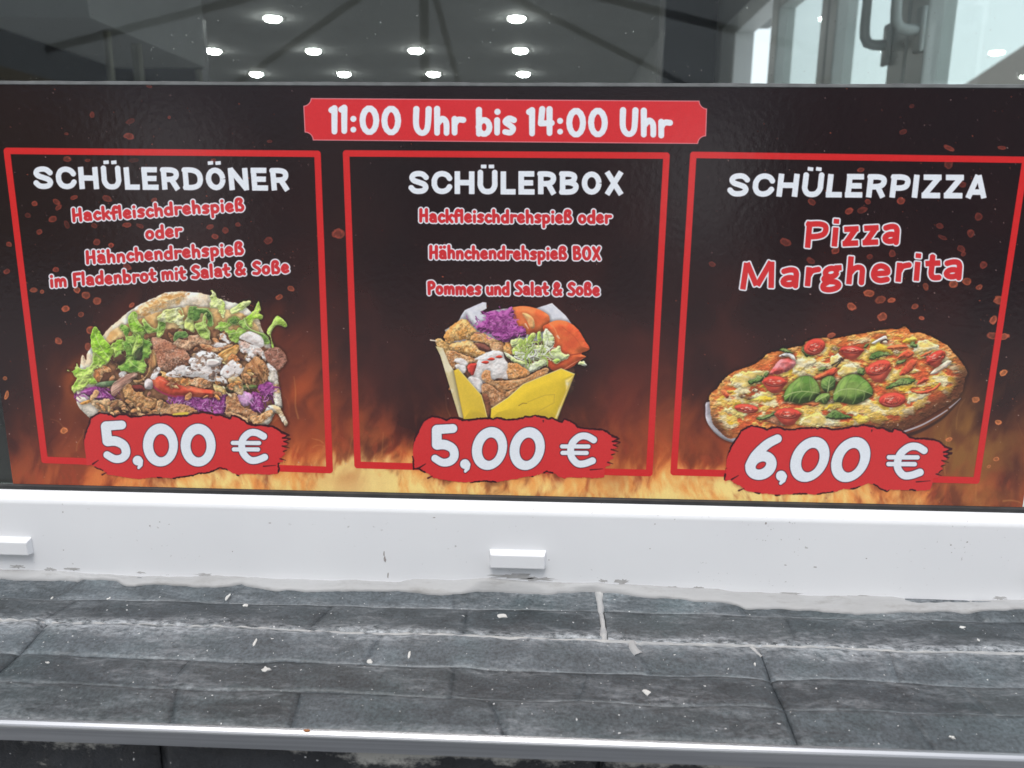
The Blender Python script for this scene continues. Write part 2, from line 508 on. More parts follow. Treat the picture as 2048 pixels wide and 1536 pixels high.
SANS = {    # a bold sans with square ends, cap height 1: advance, half width of stroke, strokes
    'S': (.72, [cr(.63, .70, .50, .85, .34, .885, .18, .83, .125, .70, .2, .58, .38, .5, .54, .42, .6, .29, .53, .16, .36, .115, .2, .15, .08, .29)]),
    'C': (.74, [cr(.66, .66, .56, .82, .39, .885, .22, .82, .13, .64, .12, .5, .13, .36, .22, .18, .39, .115, .56, .18, .66, .34)]),
    'H': (.74, [[(.12, 0), (.12, 1)], [(.62, 0), (.62, 1)], [(.12, .5), (.62, .5)]]),
    'U': (.74, [cr(.12, 1, .12, .6, .125, .36, .22, .165, .37, .115, .52, .165, .615, .36, .62, .6, .62, 1)]),
    'L': (.56, [[(.12, 0), (.12, 1)], [(.02, .11), (.55, .11)]]),
    'E': (.62, [[(.12, 0), (.12, 1)], [(.02, .89), (.58, .89)], [(.1, .5), (.54, .5)], [(.02, .11), (.59, .11)]]),
    'R': (.70, [[(.12, 0), (.12, 1)], cr(.05, .885, .36, .885, .52, .82, .56, .68, .5, .53, .34, .47, .1, .465), [(.36, .5), (.58, 0)]]),
    'D': (.74, [[(.12, 0), (.12, 1)], cr(.05, .885, .34, .885, .53, .8, .62, .62, .62, .38, .53, .2, .34, .115, .05, .115)]),
    'O': (.74, [el(.37, .5, .25, .385, 20)]),
    'N': (.74, [[(.12, 0), (.12, 1)], [(.62, 0), (.62, 1)], [(.10, .96), (.64, .04)]]),
    'B': (.70, [[(.12, 0), (.12, 1)], cr(.05, .89, .34, .89, .5, .83, .53, .71, .46, .58, .3, .53, .1, .53), cr(.1, .53, .36, .52, .55, .43, .58, .3, .5, .16, .34, .11, .05, .11)]),
    'X': (.70, [[(.1, 0), (.6, 1)], [(.1, 1), (.6, 0)]]),
    'P': (.66, [[(.12, 0), (.12, 1)], cr(.05, .885, .36, .885, .53, .81, .57, .65, .52, .49, .36, .42, .1, .415)]),
    'I': (.25, [[(.12, 0), (.12, 1)]]),
    'Z': (.66, [[(.03, .89), (.62, .89)], [(.54, .9), (.1, .1)], [(.03, .11), (.64, .11)]]),
    'A': (.72, [[(.1, 0), (.35, 1)], [(.62, 0), (.37, 1)], [(.18, .27), (.54, .27)]]),
    'i': (.25, [[(.12, 0), (.12, .72)], [(.12, .86), (.12, 1.04)]]),
    'z': (.48, [[(.04, .63), (.43, .63)], [(.37, .66), (.1, .08)], [(.03, .09), (.45, .09)]]),
    'a': (.51, [cr(.07, .60, .22, .65, .34, .62, .39, .5, .395, .3, .395, 0), el(.235, .225, .145, .135, 14)]),
    'M': (.92, [[(.11, 0), (.15, 1)], [(.16, 1), (.43, .12)], [(.73, 1), (.45, .12)], [(.79, 0), (.75, 1)]]),
    'r': (.38, [[(.12, 0), (.12, .72)], cr(.13, .40, .2, .57, .37, .62)]),
    'g': (.50, [el(.225, .475, .135, .16, 16), [(.3, .64), (.47, .64)], cr(.13, .36, .07, .24, .16, .15, .34, .11, .43, 0, .38, -.12, .22, -.17, .08, -.12, .07, .02, .18, .13)]),
    'h': (.54, [[(.12, 0), (.12, 1.05)], cr(.13, .42, .22, .58, .33, .62, .41, .54, .42, .3, .42, 0)]),
    'e': (.53, [cr(.1, .35, .3, .35, .43, .37, .4, .53, .27, .63, .15, .57, .1, .36, .14, .18, .27, .085, .46, .12)]),
    't': (.38, [cr(.16, .94, .16, .5, .16, .24, .22, .1, .37, .09), [(.0, .635), (.36, .635)]]),
}


def boxes_sdf(x, y, strokes, r):
    d = np.full(x.shape, 1e6, np.float32)
    rr = r * 0.22
    for st in strokes:
        for i, (a, b) in enumerate(zip(st[:-1], st[1:])):
            ex, ey = b[0] - a[0], b[1] - a[1]
            L = math.hypot(ex, ey) + 1e-6
            ex, ey = ex / L, ey / L
            mx, my = x - (a[0] + b[0]) / 2, y - (a[1] + b[1]) / 2
            qx = np.abs(mx * ex + my * ey) - L / 2 + rr
            qy = np.abs(-mx * ey + my * ex) - r + rr
            q = np.hypot(np.maximum(qx, 0), np.maximum(qy, 0)) + np.minimum(np.maximum(qx, qy), 0) - rr
            np.minimum(d, q, out=d)
            if i:
                np.minimum(d, np.hypot(x - a[0], y - a[1]) - r, out=d)
    return d


def type_text(txt, x0, y0, x1, y1, cap, lean, name, col, r=.125, out=None, ow=2.5, track=0.06):
    """bold sans text fitted between two baseline points in photo space"""
    tot = sum(SANS['U' if c == 'Ü' else 'O' if c == 'Ö' else c][0] + track for c in txt) - track
    L = math.hypot(x1 - x0, y1 - y0)
    ux, uy = (x1 - x0) / L, (y1 - y0) / L
    kx = L / tot
    pen, gl, dots_ = 0.0, [], []
    T = lambda p: (x0 + ux * p[0] * kx + lean * p[1] * cap, y0 + uy * p[0] * kx - p[1] * cap)
    for c in txt:
        base = {'Ü': 'U', 'Ö': 'O'}.get(c, c)
        adv, ss = SANS[base]
        gl.append([[T((pen + gx, gy)) for gx, gy in s] for s in ss])
        if base != c:
            gl[-1] += [[T((pen + .235, 1.12)), T((pen + .235, 1.29))], [T((pen + .505, 1.12)), T((pen + .505, 1.29))]]
        pen += adv + track
    for o in ((1, 0) if out is not None else (0,)):
        for g in gl:
            sl = box_of([p for s in g for p in s], cap * .2 + ow + 3)
            d = boxes_sdf(IX[sl], IY[sl], [s[:] for s in g], r * cap)
            al = fill(d - ow) if o else fill(d)
            put(sl, out if o else col, al)
            mark(name, sl, al)


def panel_frames():
    w = 6.6
    fr = {"frame_a": [(16, 302), (636, 308), (660, 939), (91, 919)],
          "frame_b": [(693, 307), (1332.5, 311.5), (1298, 945), (716, 929)],
          "frame_c": [(1386, 310), (2049, 320), (1951, 960), (1347, 943)]}
    for nm, q in fr.items():
        st = [(p[0], p[1], w) for p in q + q[:1]]
        m = np.array([(a[0], a[1]) for a in q])
        sl = box_of(m, 12)
        al = fill(stroke_sdf(IX[sl], IY[sl], [st]))
        put(sl, RED, al)
        mark(nm, sl, al)


def banner():
    # red strip with scooped corners and a thin pale line round it
    q = [(606, 196), (1413, 203), (1412, 288), (609, 281)]
    q = [(607, 196.5), (1414, 202), (1411, 288.5), (611, 281)]
    sl = box_of(q, 8)
    x, y = IX[sl], IY[sl]
    d = poly_sdf(x, y, q)
    for (cx, cy) in q:
        d = np.maximum(d, 15.5 - np.hypot(x - cx, y - cy))
    al = fill(d)
    put(sl, rgb(232, 150, 156), al)
    put(sl, rgb(214, 46, 52), fill(d + 1.7))
    mark("time_banner", sl, al)
    brush_text("11:00 Uhr bis 14:00 Uhr", 659, 269.5, 1343, 276.5, 59.5, 0.0, "time_text", WHT, wt=0.104)


BADGE = Z(160, 820, .2148)(195, 25, 240, 32, 300, 45, 330, 60, 375, 40, 440, 40, 480, 60, 560, 58, 640, 44, 740, 42, 760, 50, 800, 38, 850, 45, 880, 55, 960, 52, 1030, 40, 1060, 25,
                           1100, 28, 1150, 12, 1200, 25, 1240, 30, 1270, 45, 1310, 38, 1360, 60, 1410, 75, 1420, 45, 1480, 62, 1530, 90, 1560, 118, 1620, 135, 1700, 135, 1790, 145, 1830, 160, 1880, 195,
                           1950, 225, 1890, 250, 1960, 262, 1900, 285, 1945, 310, 1885, 330, 1930, 352, 1890, 375, 1920, 400, 1880, 440, 1900, 470, 1850, 490, 1855, 540, 1850, 585, 1800, 590, 1740, 595, 1690, 585,
                           1600, 590, 1520, 585, 1480, 600, 1420, 575, 1380, 545, 1310, 530, 1240, 560, 1180, 580, 1110, 582, 1040, 605, 960, 615, 860, 632, 820, 628, 760, 622, 640, 630,
                           560, 638, 430, 625, 330, 610, 260, 595, 225, 560, 160, 535, 120, 505, 75, 515, 70, 470, 55, 380, 45, 300, 60, 220, 90, 140, 115, 70, 160, 40)


def price(dx, dy, lean, first, tag, sx=1.0, sy=1.0):
    cx, cy = 323.0 + dx, 888.0 + dy
    K = .2148

    def T(px, py):
        X, Y = (160 + px * K - 323.0) * sx, (820 + py * K - 888.0) * sy
        return cx + X - lean * Y, cy + Y + 0.004 * X
    # the torn red field, with its rough black edge
    pts = [T((p[0] - 160) / K, (p[1] - 820) / K) for p in BADGE]
    sl = box_of(pts, 14)
    x, y = IX[sl], IY[sl]
    d = poly_sdf(x, y, pts)
    n = fbm(x / 4.0, y / 4.0, 7 + int(dx), 3) - 0.5
    d = d + n * 3.0
    t = fbm(x / 22, y / 22, 9 + int(dx), 2)
    up = sst(20, -30, (y - cy) - 18 * (t - .5)) * 0.9 + sst(0.56, 0.62, t) * 0.8
    ink = fill(np.abs(d - 0.3) - 1.9 * np.clip(up, 0, 1))
    al = np.maximum(fill(d), ink)
    put(sl, rgb(212, 50, 52), fill(d))
    put(sl, rgb(54, 16, 24), ink * np.clip(up * 1.5, 0, 1))
    mark("badge_" + tag, sl, fill(d))
    for (a, b, c2, d2, r) in ((1885, 205, 1955, 228, 1.6), (1895, 250, 1965, 258, 1.6), (1905, 282, 1950, 300, 1.5), (1890, 325, 1955, 345, 1.4), (1900, 375, 1930, 368, 1.3),
                              (1870, 445, 1920, 460, 1.5), (1715, 515, 1830, 505, 1.3), (1230, 60, 1232, 75, 1.6), (130, 500, 180, 465, 1.8), (215, 600, 255, 580, 1.8)):
        line([T(a, b), T(c2, d2)], r, rgb(60, 18, 26), r * .4, sm=False, a=.9)
    # figures
    S = []
    R = lambda r: r * K * (sx + sy) / 2
    if first == '5':
        S.append([(*T(252, 146), R(44)), (*T(398, 136), R(42))])
        S.append([(*T(250, 150), R(46)), (*T(266, 286), R(47))])
        b = smooth([T(270, 288), T(345, 287), T(418, 326), T(438, 395), T(404, 442), T(335, 452), T(262, 414)], False)
        S.append([(p[0], p[1], R(47 - 13 * i / len(b))) for i, p in enumerate(b)])
    else:
        b = smooth([T(440, 138), T(360, 190), T(285, 290), T(262, 380)], False)
        S.append([(p[0], p[1], R(38 + 8 * i / len(b))) for i, p in enumerate(b)])
        b = smooth([T(*p) for p in el(352, 375, 88, 82, 12)[:-1]], True)
        S.append([(p[0], p[1], R(46)) for p in list(b) + [b[0]]])
    S.append([(*T(546, 466), R(46))])
    S.append([(*T(570, 470), R(28)), (*T(572, 505), R(22)), (*T(556, 532), R(14))])
    c = smooth([T(1716, 236), T(1650, 203), T(1582, 207), T(1525, 262), T(1513, 330), T(1530, 398), T(1588, 455), T(1652, 458), T(1726, 430)], False)
    S.append([(p[0], p[1], R(33)) for p in c])
    S.append([(*T(1430, 298), R(20)), (*T(1675, 298), R(20))])
    S.append([(*T(1440, 358), R(20)), (*T(1665, 358), R(20))])
    sl = box_of([T(180, 90), T(1790, 90), T(180, 560), T(1790, 560)], 8)
    x, y = IX[sl], IY[sl]
    d = stroke_sdf(x, y, S)
    for ox, ix in ((758, 764), (1108, 1112)):
        ea = [T(*p) for p in el(ox, 320, 163, 200, 40)[:-1]]
        eb = [T(*p) for p in el(ix, 326, 74, 108, 32)[:-1]]
        d = np.minimum(d, np.maximum(poly_sdf(x, y, ea), -poly_sdf(x, y, eb)))
    put(sl, rgb(48, 26, 46), fill(d - 1.3))
    put(sl, WHT, fill(d))
    mark("price_" + tag, sl, fill(d - 1.3))


def lettering():
    type_text("SCHÜLERDÖNER", 70, 378, 583, 381.5, 45, -0.085, "heading_a", WHT)
    type_text("SCHÜLERBOX", 817.5, 388, 1248, 389.6, 46, 0.0, "heading_b", WHT)
    type_text("SCHÜLERPIZZA", 1452, 393, 1972, 397, 46.5, 0.115, "heading_c", WHT)
    b = lambda t, x0, y0, x1, y1, cap, le, nm: brush_text(t, x0, y0, x1, y1, cap, le, nm, rgb(206, 46, 52), WHT, 2.7, wt=.112)
    b("Hackfleischdrehspieß", 146, 445, 492, 422.5, 28.5, -.1, "line_a1")
    b("oder", 292, 480.5, 367, 474, 28.5, -.09, "line_a2")
    b("Hähnchendrehspieß", 173, 529, 491, 510, 28.5, -.08, "line_a3")
    b("im Fladenbrot mit Salat & Soße", 102, 576, 581, 546, 28.5, -.07, "line_a4")
    b("Hackfleischdrehspieß oder", 838, 445.5, 1223, 448, 28.5, -.02, "line_b1")
    b("Hähnchendrehspieß BOX", 858, 518, 1202, 521, 28.5, -.02, "line_b2")
    b("Pommes und Salat & Soße", 855, 590, 1200, 592, 28.5, -.02, "line_b3")
    t = lambda s, x0, y0, x1, y1, cap, nm: type_text(s, x0, y0, x1, y1, cap, .085, nm, rgb(212, 48, 52), r=.105, out=WHT, ow=3.0, track=.055)
    t("Pizza", 1605, 496, 1799, 486.5, 53, "line_c1")
    t("Margherita", 1475.5, 579, 1925, 557, 53, "line_c2")


# ---------------------------------------------------------------- the three printed food pictures
GRN, LGR, DGR, LIM = rgb(120, 168, 46), rgb(188, 212, 100), rgb(58, 96, 40), rgb(206, 222, 140)
BRN, TAN, DBR, ORG = rgb(164, 108, 74), rgb(214, 164, 112), rgb(70, 40, 32), rgb(214, 140, 62)
CRM, PUR, LPU, DPU = rgb(226, 214, 196), rgb(122, 42, 108), rgb(190, 112, 178), rgb(70, 22, 66)
TOM, DTO, SAU = rgb(206, 66, 44), rgb(168, 40, 34), rgb(238, 232, 227)


def leaf(pts, c1=GRN, c2=LGR, veins=(), rag=2.6, name=None, rim=None, **k):
    blob(pts, c1, c2, rag=rag * 1.35, rs=6.0, tex=.14, gloss=.22, ts=3, dome=3.0, light=.5, fold=.85, fs=14, relief=.3, rim=(rim if rim is not None else LIM, 1.1), name=name, cs=9, **k)
    for v in veins:
        line(v, 0.9, rgb(206, 222, 140), .4, a=.75)


def meat(pts, c1=BRN, c2=TAN, rag=2.6, name=None, **k):
    kw = dict(rag=rag * .8, rs=4.0, tex=.5, ts=2.6, dome=3.4, light=.36, shadow=.3, name=name, cs=7, gloss=.5, rim=(rgb(206, 158, 112), .5), fold=.8, fs=10, relief=.6)
    kw.update(k)
    blob(pts, c1, c2, **kw)


def sauce(pts, name=None, **k):
    kw = dict(rag=2.6, rs=6, tex=.08, ts=4, dome=3.0, light=.17, fold=.7, fs=11, relief=.3, name=name, shadow=.10, cs=8, holes=.75, soft=1.0)
    kw.update(k)
    blob(pts, SAU, rgb(224, 212, 206), **kw)


def shreds(cx, cy, rx, ry, n, seed, cols, r0=5, r1=12, name=None):
    """a heap of small torn scraps"""
    q = np.random.RandomState(seed)
    for _ in range(n):
        t, k = q.rand() * 6.283, math.sqrt(q.rand())
        X, Y = cx + rx * k * math.cos(t), cy + ry * k * math.sin(t)
        r, a = r0 + (r1 - r0) * q.rand(), (q.rand() - .5) * 2.4
        w = .35 + .3 * q.rand()
        pts = []
        for j in range(8):
            u = j * 6.283 / 8
            e = r * (.7 + .6 * q.rand())
            px, py = e * math.cos(u), e * w * math.sin(u)
            pts.append((X + px * math.cos(a) - py * math.sin(a), Y + px * math.sin(a) + py * math.cos(a)))
        c = cols[q.randint(len(cols))]
        meat(pts, c, np.clip(c * 1.3, 0, 1), rag=1.5, name=name, shadow=.35)


def strands(cx, cy, rx, ry, n, seed, cols, L=9, r=1.3, wob=1.6):
    """a tangle of thin shredded strips"""
    q = np.random.RandomState(seed)
    for k in range(n):
        X, Y = cx + (q.rand() * 2 - 1) * rx, cy + (q.rand() * 2 - 1) * ry
        a = (q.rand() - .5) * 2.2
        p = [(X, Y)]
        for i in range(3):
            a += (q.rand() - .5) * wob
            p.append((p[-1][0] + L * (.4 + .5 * q.rand()) * math.cos(a), p[-1][1] + L * .7 * math.sin(a)))
        line([(u + .8, v + 1.3) for u, v in p], r, rgb(40, 16, 34), r * .4, a=.35)
        line(p, r * (.6 + .7 * q.rand()), cols[q.randint(len(cols))], r * .4, a=.95)


def doner():
    N = "doner_picture"
    A, B, D, E = Z(130, 570, .1172), Z(350, 570, .1172), Z(130, 700, .1172), Z(350, 700, .1172)
    out = (A(380, 1300, 400, 1180, 450, 1080, 560, 960, 650, 870, 740, 770, 830, 680, 960, 570, 1100, 450, 1300, 330, 1560, 200, 1700, 130, 1850, 112, 1980, 100)
           + B(230, 118, 430, 130, 620, 180, 800, 240, 1050, 310, 1200, 370, 1310, 450, 1440, 590, 1500, 750, 1640, 1000, 1700, 1300)
           + E(1740, 330, 1770, 560, 1820, 830, 1700, 1100, 1500, 1200, 800, 1000, 0, 1000) + D(1000, 1000, 300, 800, 300, 100))
    blob(out, CRM, rgb(208, 184, 150), rag=2, rs=9, tex=.22, ts=4, dome=16, light=.3, shadow=0, name=N, cs=24)
    blob(A(1130, 520, 1250, 400, 1400, 310, 1700, 180, 1900, 125, 2048, 118) + B(100, 112, 210, 125, 160, 230, 60, 330) + A(1850, 350, 1650, 410, 1480, 470, 1330, 560, 1240, 570),
         rgb(214, 160, 92), rgb(226, 196, 150), rag=5, rs=7, tex=.3, ts=2.6, dome=30, light=.2, shadow=0, soft=3, cs=9)
    for cx, cy, rx, ry, n in ((318, 606, 24, 8, 40), (345, 592, 26, 6, 40), (296, 622, 12, 10, 22), (368, 588, 12, 6, 18)):
        dots(cx, cy, rx, ry, n, 1.9, rgb(196, 126, 58), int(cx), .5)
    dots(420, 600, 46, 12, 40, 1.4, rgb(244, 234, 220), 3, .5)
    blob(A(690, 960, 800, 800, 880, 740, 1080, 660, 1290, 570, 1480, 500, 1700, 425, 2048, 375) + B(200, 350, 500, 375, 900, 410, 1200, 500, 1380, 640, 1450, 820, 1200, 900, 0, 900) + A(1000, 1080, 730, 1060),
         rgb(216, 178, 116), rgb(190, 140, 80), rag=2, tex=.15, dome=20, light=.2, shadow=.15, soft=1.5)
    blob([(196, 706), (235, 678), (300, 662), (380, 656), (470, 664), (528, 690), (556, 730), (556, 800), (520, 836), (300, 836), (215, 800), (190, 760)], rgb(92, 54, 38), rgb(140, 92, 60),
         rag=3, tex=.3, dome=20, light=.1, shadow=0, soft=2, name=N)
    shreds(380, 745, 165, 85, 130, 77, (BRN, rgb(120, 72, 46), rgb(164, 108, 68), rgb(188, 138, 92), DBR, rgb(150, 90, 70)), name=None)
    # lower bread
    blob(D(215, 690, 206, 830, 240, 950, 330, 1050, 440, 1150, 560, 1170, 900, 1100, 700, 900, 400, 780, 260, 690), CRM, rgb(212, 196, 170), rag=1, tex=.12, dome=14, light=.5, shadow=0, name=N)
    blob(E(1580, 220, 1740, 330, 1775, 560, 1820, 830, 1845, 980, 1740, 970, 1680, 760, 1690, 600, 1600, 500), rgb(212, 164, 110), CRM, rag=1.5, tex=.25, dome=9, light=.6, name=N)
    blob(E(1400, 1250, 1480, 1180, 1560, 1000, 1650, 930, 1790, 960, 1840, 1050, 1930, 1230, 1880, 1280, 1780, 1100, 1690, 1060, 1670, 1160, 1600, 1270, 1470, 1280), rgb(216, 180, 130), CRM, rag=1.5, tex=.2, dome=7, light=.55, name=N)
    # red cabbage along the foot
    for pts in (E(0, 790, 140, 770, 330, 800, 560, 820, 620, 950, 600, 1090, 420, 1050, 300, 980, 160, 900, 0, 930), E(700, 800, 760, 750, 890, 760, 900, 900, 870, 1080, 720, 1110, 660, 1040, 700, 920),
                E(1420, 620, 1500, 550, 1640, 540, 1700, 640, 1680, 760, 1580, 800, 1480, 720), E(1320, 720, 1440, 740, 1520, 900, 1520, 1030, 1400, 1060, 1300, 960), D(300, 700, 480, 620, 640, 640, 800, 760, 840, 840, 700, 850, 540, 840, 380, 760)):
        blob(pts, PUR, rgb(168, 76, 152), rag=2, rs=5, tex=.4, ts=3, dome=6, light=.8, name=N, cs=8)
    blob(E(1080, 770, 1200, 700, 1320, 760, 1350, 860, 1280, 930, 1180, 950, 1110, 880), LPU, rgb(214, 170, 206), rag=1.5, tex=.25, ts=2.4, dome=8, light=.5, name=N)
    for v in (E(180, 880, 330, 960, 520, 990, 700, 1000), E(330, 800, 480, 830, 620, 850, 610, 960), E(0, 850, 120, 860, 200, 800), E(740, 960, 860, 960), E(700, 1020, 860, 1030), D(560, 800, 700, 780, 830, 830),
              E(760, 800, 770, 940), D(310, 710, 420, 690, 480, 660), E(1540, 720, 1590, 790), E(1380, 830, 1420, 1000)):
        line(v, 1.6, rgb(206, 128, 194), .5, a=.85)
    for v in (E(250, 830, 420, 860, 440, 900), E(640, 860, 680, 1000), E(1300, 960, 1400, 1040), D(680, 700, 790, 800)):
        line(v, 2.4, DPU, 1, a=.8)
    CC = (PUR, rgb(150, 62, 136), rgb(184, 100, 170), rgb(90, 28, 84), rgb(206, 140, 196))
    strands(385, 805, 50, 13, 70, 301, CC)
    strands(442, 800, 16, 18, 26, 302, CC)
    strands(190, 786, 40, 14, 30, 303, CC)
    strands(532, 782, 20, 14, 22, 304, CC, 7)
    strands(518, 808, 18, 14, 18, 305, CC, 7)
    # cucumber and tomato
    blob(E(880, 620, 1180, 590, 1380, 590, 1390, 640, 1180, 670, 960, 700), rgb(92, 122, 52), rgb(172, 176, 110), tex=.2, dome=5, light=.5, name=N)
    blob(D(560, 560, 700, 530, 900, 520, 880, 600, 700, 620, 560, 610), rgb(120, 140, 100), rgb(76, 100, 66), tex=.3, ts=2.5, dome=4, name=N)
    blob(D(1480, 500, 1620, 440, 1760, 480, 2000, 560) + E(100, 560, 420, 640, 700, 690, 730, 780, 560, 800, 300, 790, 60, 780) + D(1900, 800, 1700, 740, 1540, 640), TOM, rgb(220, 92, 60), rag=1, tex=.12, ts=7, dome=12, light=.45, name=N)
    line(D(1480, 510, 1530, 620, 1690, 730, 1900, 790) + E(60, 775, 300, 785), 2.2, rgb(146, 34, 66), 1.2, a=.85)
    line(D(1620, 480, 1800, 560, 2040, 600) + E(300, 660), 1.0, rgb(240, 150, 120), .4, a=.6)
    blob(D(1380, 520, 1440, 480, 1510, 530, 1500, 650, 1400, 660, 1370, 610), SAU, rgb(206, 190, 186), name=N)
    blob(D(1130, 610, 1300, 590, 1380, 660, 1350, 700, 1180, 700), rgb(130, 48, 40), rgb(96, 36, 32), tex=.3, name=N)
    # slices of meat, from the foot up
    meat(D(440, 830, 600, 850, 760, 820, 790, 900, 740, 1000, 700, 1060, 560, 990, 470, 920), TAN, rgb(214, 176, 130), name=N)
    meat(D(270, 900, 430, 840, 450, 880, 330, 930), ORG, TAN, rag=1, name=N)
    meat(D(740, 900, 900, 840, 1010, 890, 1120, 1000, 1130, 1120, 1000, 1110, 880, 1100, 780, 1080, 730, 1000), rgb(164, 108, 70), TAN, name=N)
    blob(D(800, 970, 940, 960, 1090, 1010, 1100, 1080, 960, 1100, 850, 1060), rgb(72, 42, 36), rgb(104, 64, 50), rag=2, tex=.4, soft=2, shadow=0)
    meat(D(1000, 690, 1050, 580, 1150, 600, 1200, 700, 1330, 710, 1360, 780, 1560, 820, 1580, 930, 1480, 1010, 1340, 1050, 1200, 950, 1080, 860), rgb(158, 102, 58), rgb(198, 144, 88), name=N)
    meat(D(1200, 900, 1260, 960, 1340, 1080, 1480, 1060, 1560, 980, 1590, 870, 1680, 850, 1700, 940, 1640, 1050, 1560, 1120, 1340, 1140, 1230, 1060), rgb(176, 116, 70), TAN, name=N)
    meat(D(1640, 1090, 1700, 930, 1800, 910, 2048, 920) + E(150, 920, 280, 960, 390, 1040, 200, 1110, 0, 1110), rgb(160, 108, 66), rgb(196, 146, 98), name=N)
    meat(E(890, 790, 1040, 730, 1100, 840, 1160, 960, 1330, 1020, 1440, 1100, 1480, 1180, 1300, 1220, 1200, 1130, 1000, 1090, 880, 1090, 880, 950), rgb(156, 98, 60), rgb(200, 150, 104), name=N)
    meat(E(860, 1050, 1000, 1060, 1160, 1120, 1260, 1180, 1240, 1260, 1100, 1190, 940, 1130), rgb(172, 122, 84), TAN, name=N)
    meat(E(1300, 1130, 1460, 1100, 1560, 1040, 1640, 1010, 1690, 1060, 1560, 1180, 1450, 1250, 1330, 1240), rgb(190, 122, 66), TAN, name=N)
    meat(D(800, 700, 830, 580, 920, 500, 1090, 400, 1260, 400, 1150, 520, 1040, 610, 960, 690, 850, 780), rgb(158, 112, 94), rgb(190, 150, 130), rag=1.5, aniso=4, ang=-.6, name=N)
    meat(D(1180, 500, 1280, 510, 1390, 440, 1440, 330, 1460, 150, 1480, 0, 1560, 10, 1580, 220, 1500, 350, 1420, 430, 1330, 530, 1210, 550), rgb(178, 130, 78), rgb(150, 100, 60), rag=1, aniso=3, ang=1.3, name=N)
    meat(D(500, 400, 560, 320, 680, 260, 770, 300, 800, 370, 680, 380, 640, 470, 590, 540, 530, 520), rgb(188, 110, 58), TAN, name=N)
    meat(D(450, 800, 520, 680, 590, 700, 560, 790, 470, 850), rgb(206, 150, 96), TAN, name=N)
    # big slice and its neighbours
    meat(A(1490, 960, 1530, 880, 1700, 920, 1900, 1010, 2048, 1090) + B(60, 1080, 200, 1130, 280, 1250) + E(280, 130, 260, 240, 60, 280) + D(1850, 330, 1640, 330, 1590, 200, 1560, 60), rgb(150, 92, 66), rgb(176, 124, 96),
         rag=2, tex=.6, ts=2.2, dome=22, name=N, cs=14)
    dots(347, 715, 22, 22, 46, 1.1, rgb(216, 176, 152), 31, .6)
    dots(330, 702, 14, 22, 26, 1.4, rgb(104, 58, 44), 33, .6)
    meat(B(0, 960, 60, 910, 220, 940, 240, 860, 350, 850, 400, 830, 480, 900, 620, 920, 620, 1020, 500, 1020, 380, 1010, 260, 1090, 100, 1060, 0, 1010), rgb(172, 122, 88), rgb(206, 162, 124), name=N)
    meat(B(440, 1010, 540, 1010, 700, 1060, 860, 1040, 1000, 1000, 960, 1060, 840, 1110, 720, 1140, 600, 1120, 500, 1090), rgb(170, 100, 62), TAN, name=N)
    sauce(B(640, 1020, 760, 980, 900, 1010, 820, 1050, 700, 1050), name=N)
    sauce(B(780, 830, 860, 820, 900, 900, 980, 960, 920, 1000, 840, 940, 790, 890), rag=3, name=N)
    meat(B(1100, 950, 1300, 1000, 1460, 1060, 1560, 1180, 1560, 1290) + E(1420, 60, 1360, 160, 1250, 60, 1130, 20), rgb(204, 168, 150), SAU, tex=.25, name=N)
    meat(B(740, 1200, 840, 1110, 960, 1060, 1060, 1010, 1110, 1060, 1060, 1170, 980, 1240, 900, 1400, 830, 1300), rgb(204, 134, 62), rgb(226, 170, 96), rag=1.2, aniso=3, ang=-.7, name=N)
    meat(E(900, 180, 980, 60, 1080, 110, 1110, 180, 1060, 260, 960, 260), rgb(176, 100, 52), rgb(206, 140, 80), name=N)
    meat(B(1540, 1150, 1640, 1070, 1780, 1060, 1880, 1160, 1920, 1290) + E(1910, 200, 1840, 290, 1760, 350, 1650, 280, 1560, 130), rgb(122, 74, 58), rgb(152, 98, 80), rag=2, tex=.5, name=N)
    meat(E(1180, 300, 1300, 180, 1400, 100, 1520, 190, 1610, 330, 1600, 460, 1520, 560, 1320, 590, 1200, 560, 1140, 440), rgb(140, 86, 50), rgb(182, 126, 78), tex=.7, ts=2.2, aniso=2.5, ang=1.2, dome=20, name=N)
    blob(E(1240, 340, 1310, 330, 1320, 400, 1260, 420), ORG, rgb(238, 190, 120), dome=4, tex=.1)
    blob(E(1330, 470, 1380, 440, 1390, 510, 1340, 540), rgb(224, 180, 120), dome=4, tex=.1)
    meat(E(660, 570, 760, 600, 860, 640, 890, 740, 830, 750, 760, 710, 700, 700), rgb(214, 166, 90), rgb(232, 196, 130), rag=1.5, tex=.3, name=N)
    meat(E(920, 480, 1080, 440, 1150, 520, 1180, 680, 1150, 760, 1060, 730, 980, 640), rgb(206, 160, 98), rgb(228, 196, 146), rag=2, tex=.3, name=N)
    meat(D(1640, 360, 1760, 400, 1900, 470, 2048, 460) + E(150, 460, 300, 500, 300, 580, 200, 620, 60, 580) + D(1900, 560, 1720, 480), rgb(190, 112, 56), rgb(226, 170, 100), rag=4, tex=.6, name=N)
    meat(E(260, 500, 480, 470, 620, 520, 640, 600, 500, 640, 380, 620, 290, 580), rgb(190, 122, 76), rgb(222, 180, 136), rag=3, name=N)
    shreds(430, 762, 90, 40, 40, 79, (rgb(176, 116, 70), rgb(206, 160, 104), rgb(150, 94, 60), rgb(222, 190, 150), rgb(196, 120, 60)), 4, 9)
    shreds(255, 812, 90, 16, 24, 81, (rgb(176, 116, 70), rgb(196, 146, 96), rgb(140, 90, 56)), 4, 9)
    # yoghurt sauce
    sauce(E(250, 190, 330, 90, 470, 20, 640, 40, 750, 90, 840, 150, 800, 180, 800, 270, 760, 380, 720, 420, 700, 530, 560, 510, 420, 460, 200, 440, 80, 400, 0, 370, 20, 290, 120, 260, 280, 270), dome=12, light=.3, name=N)
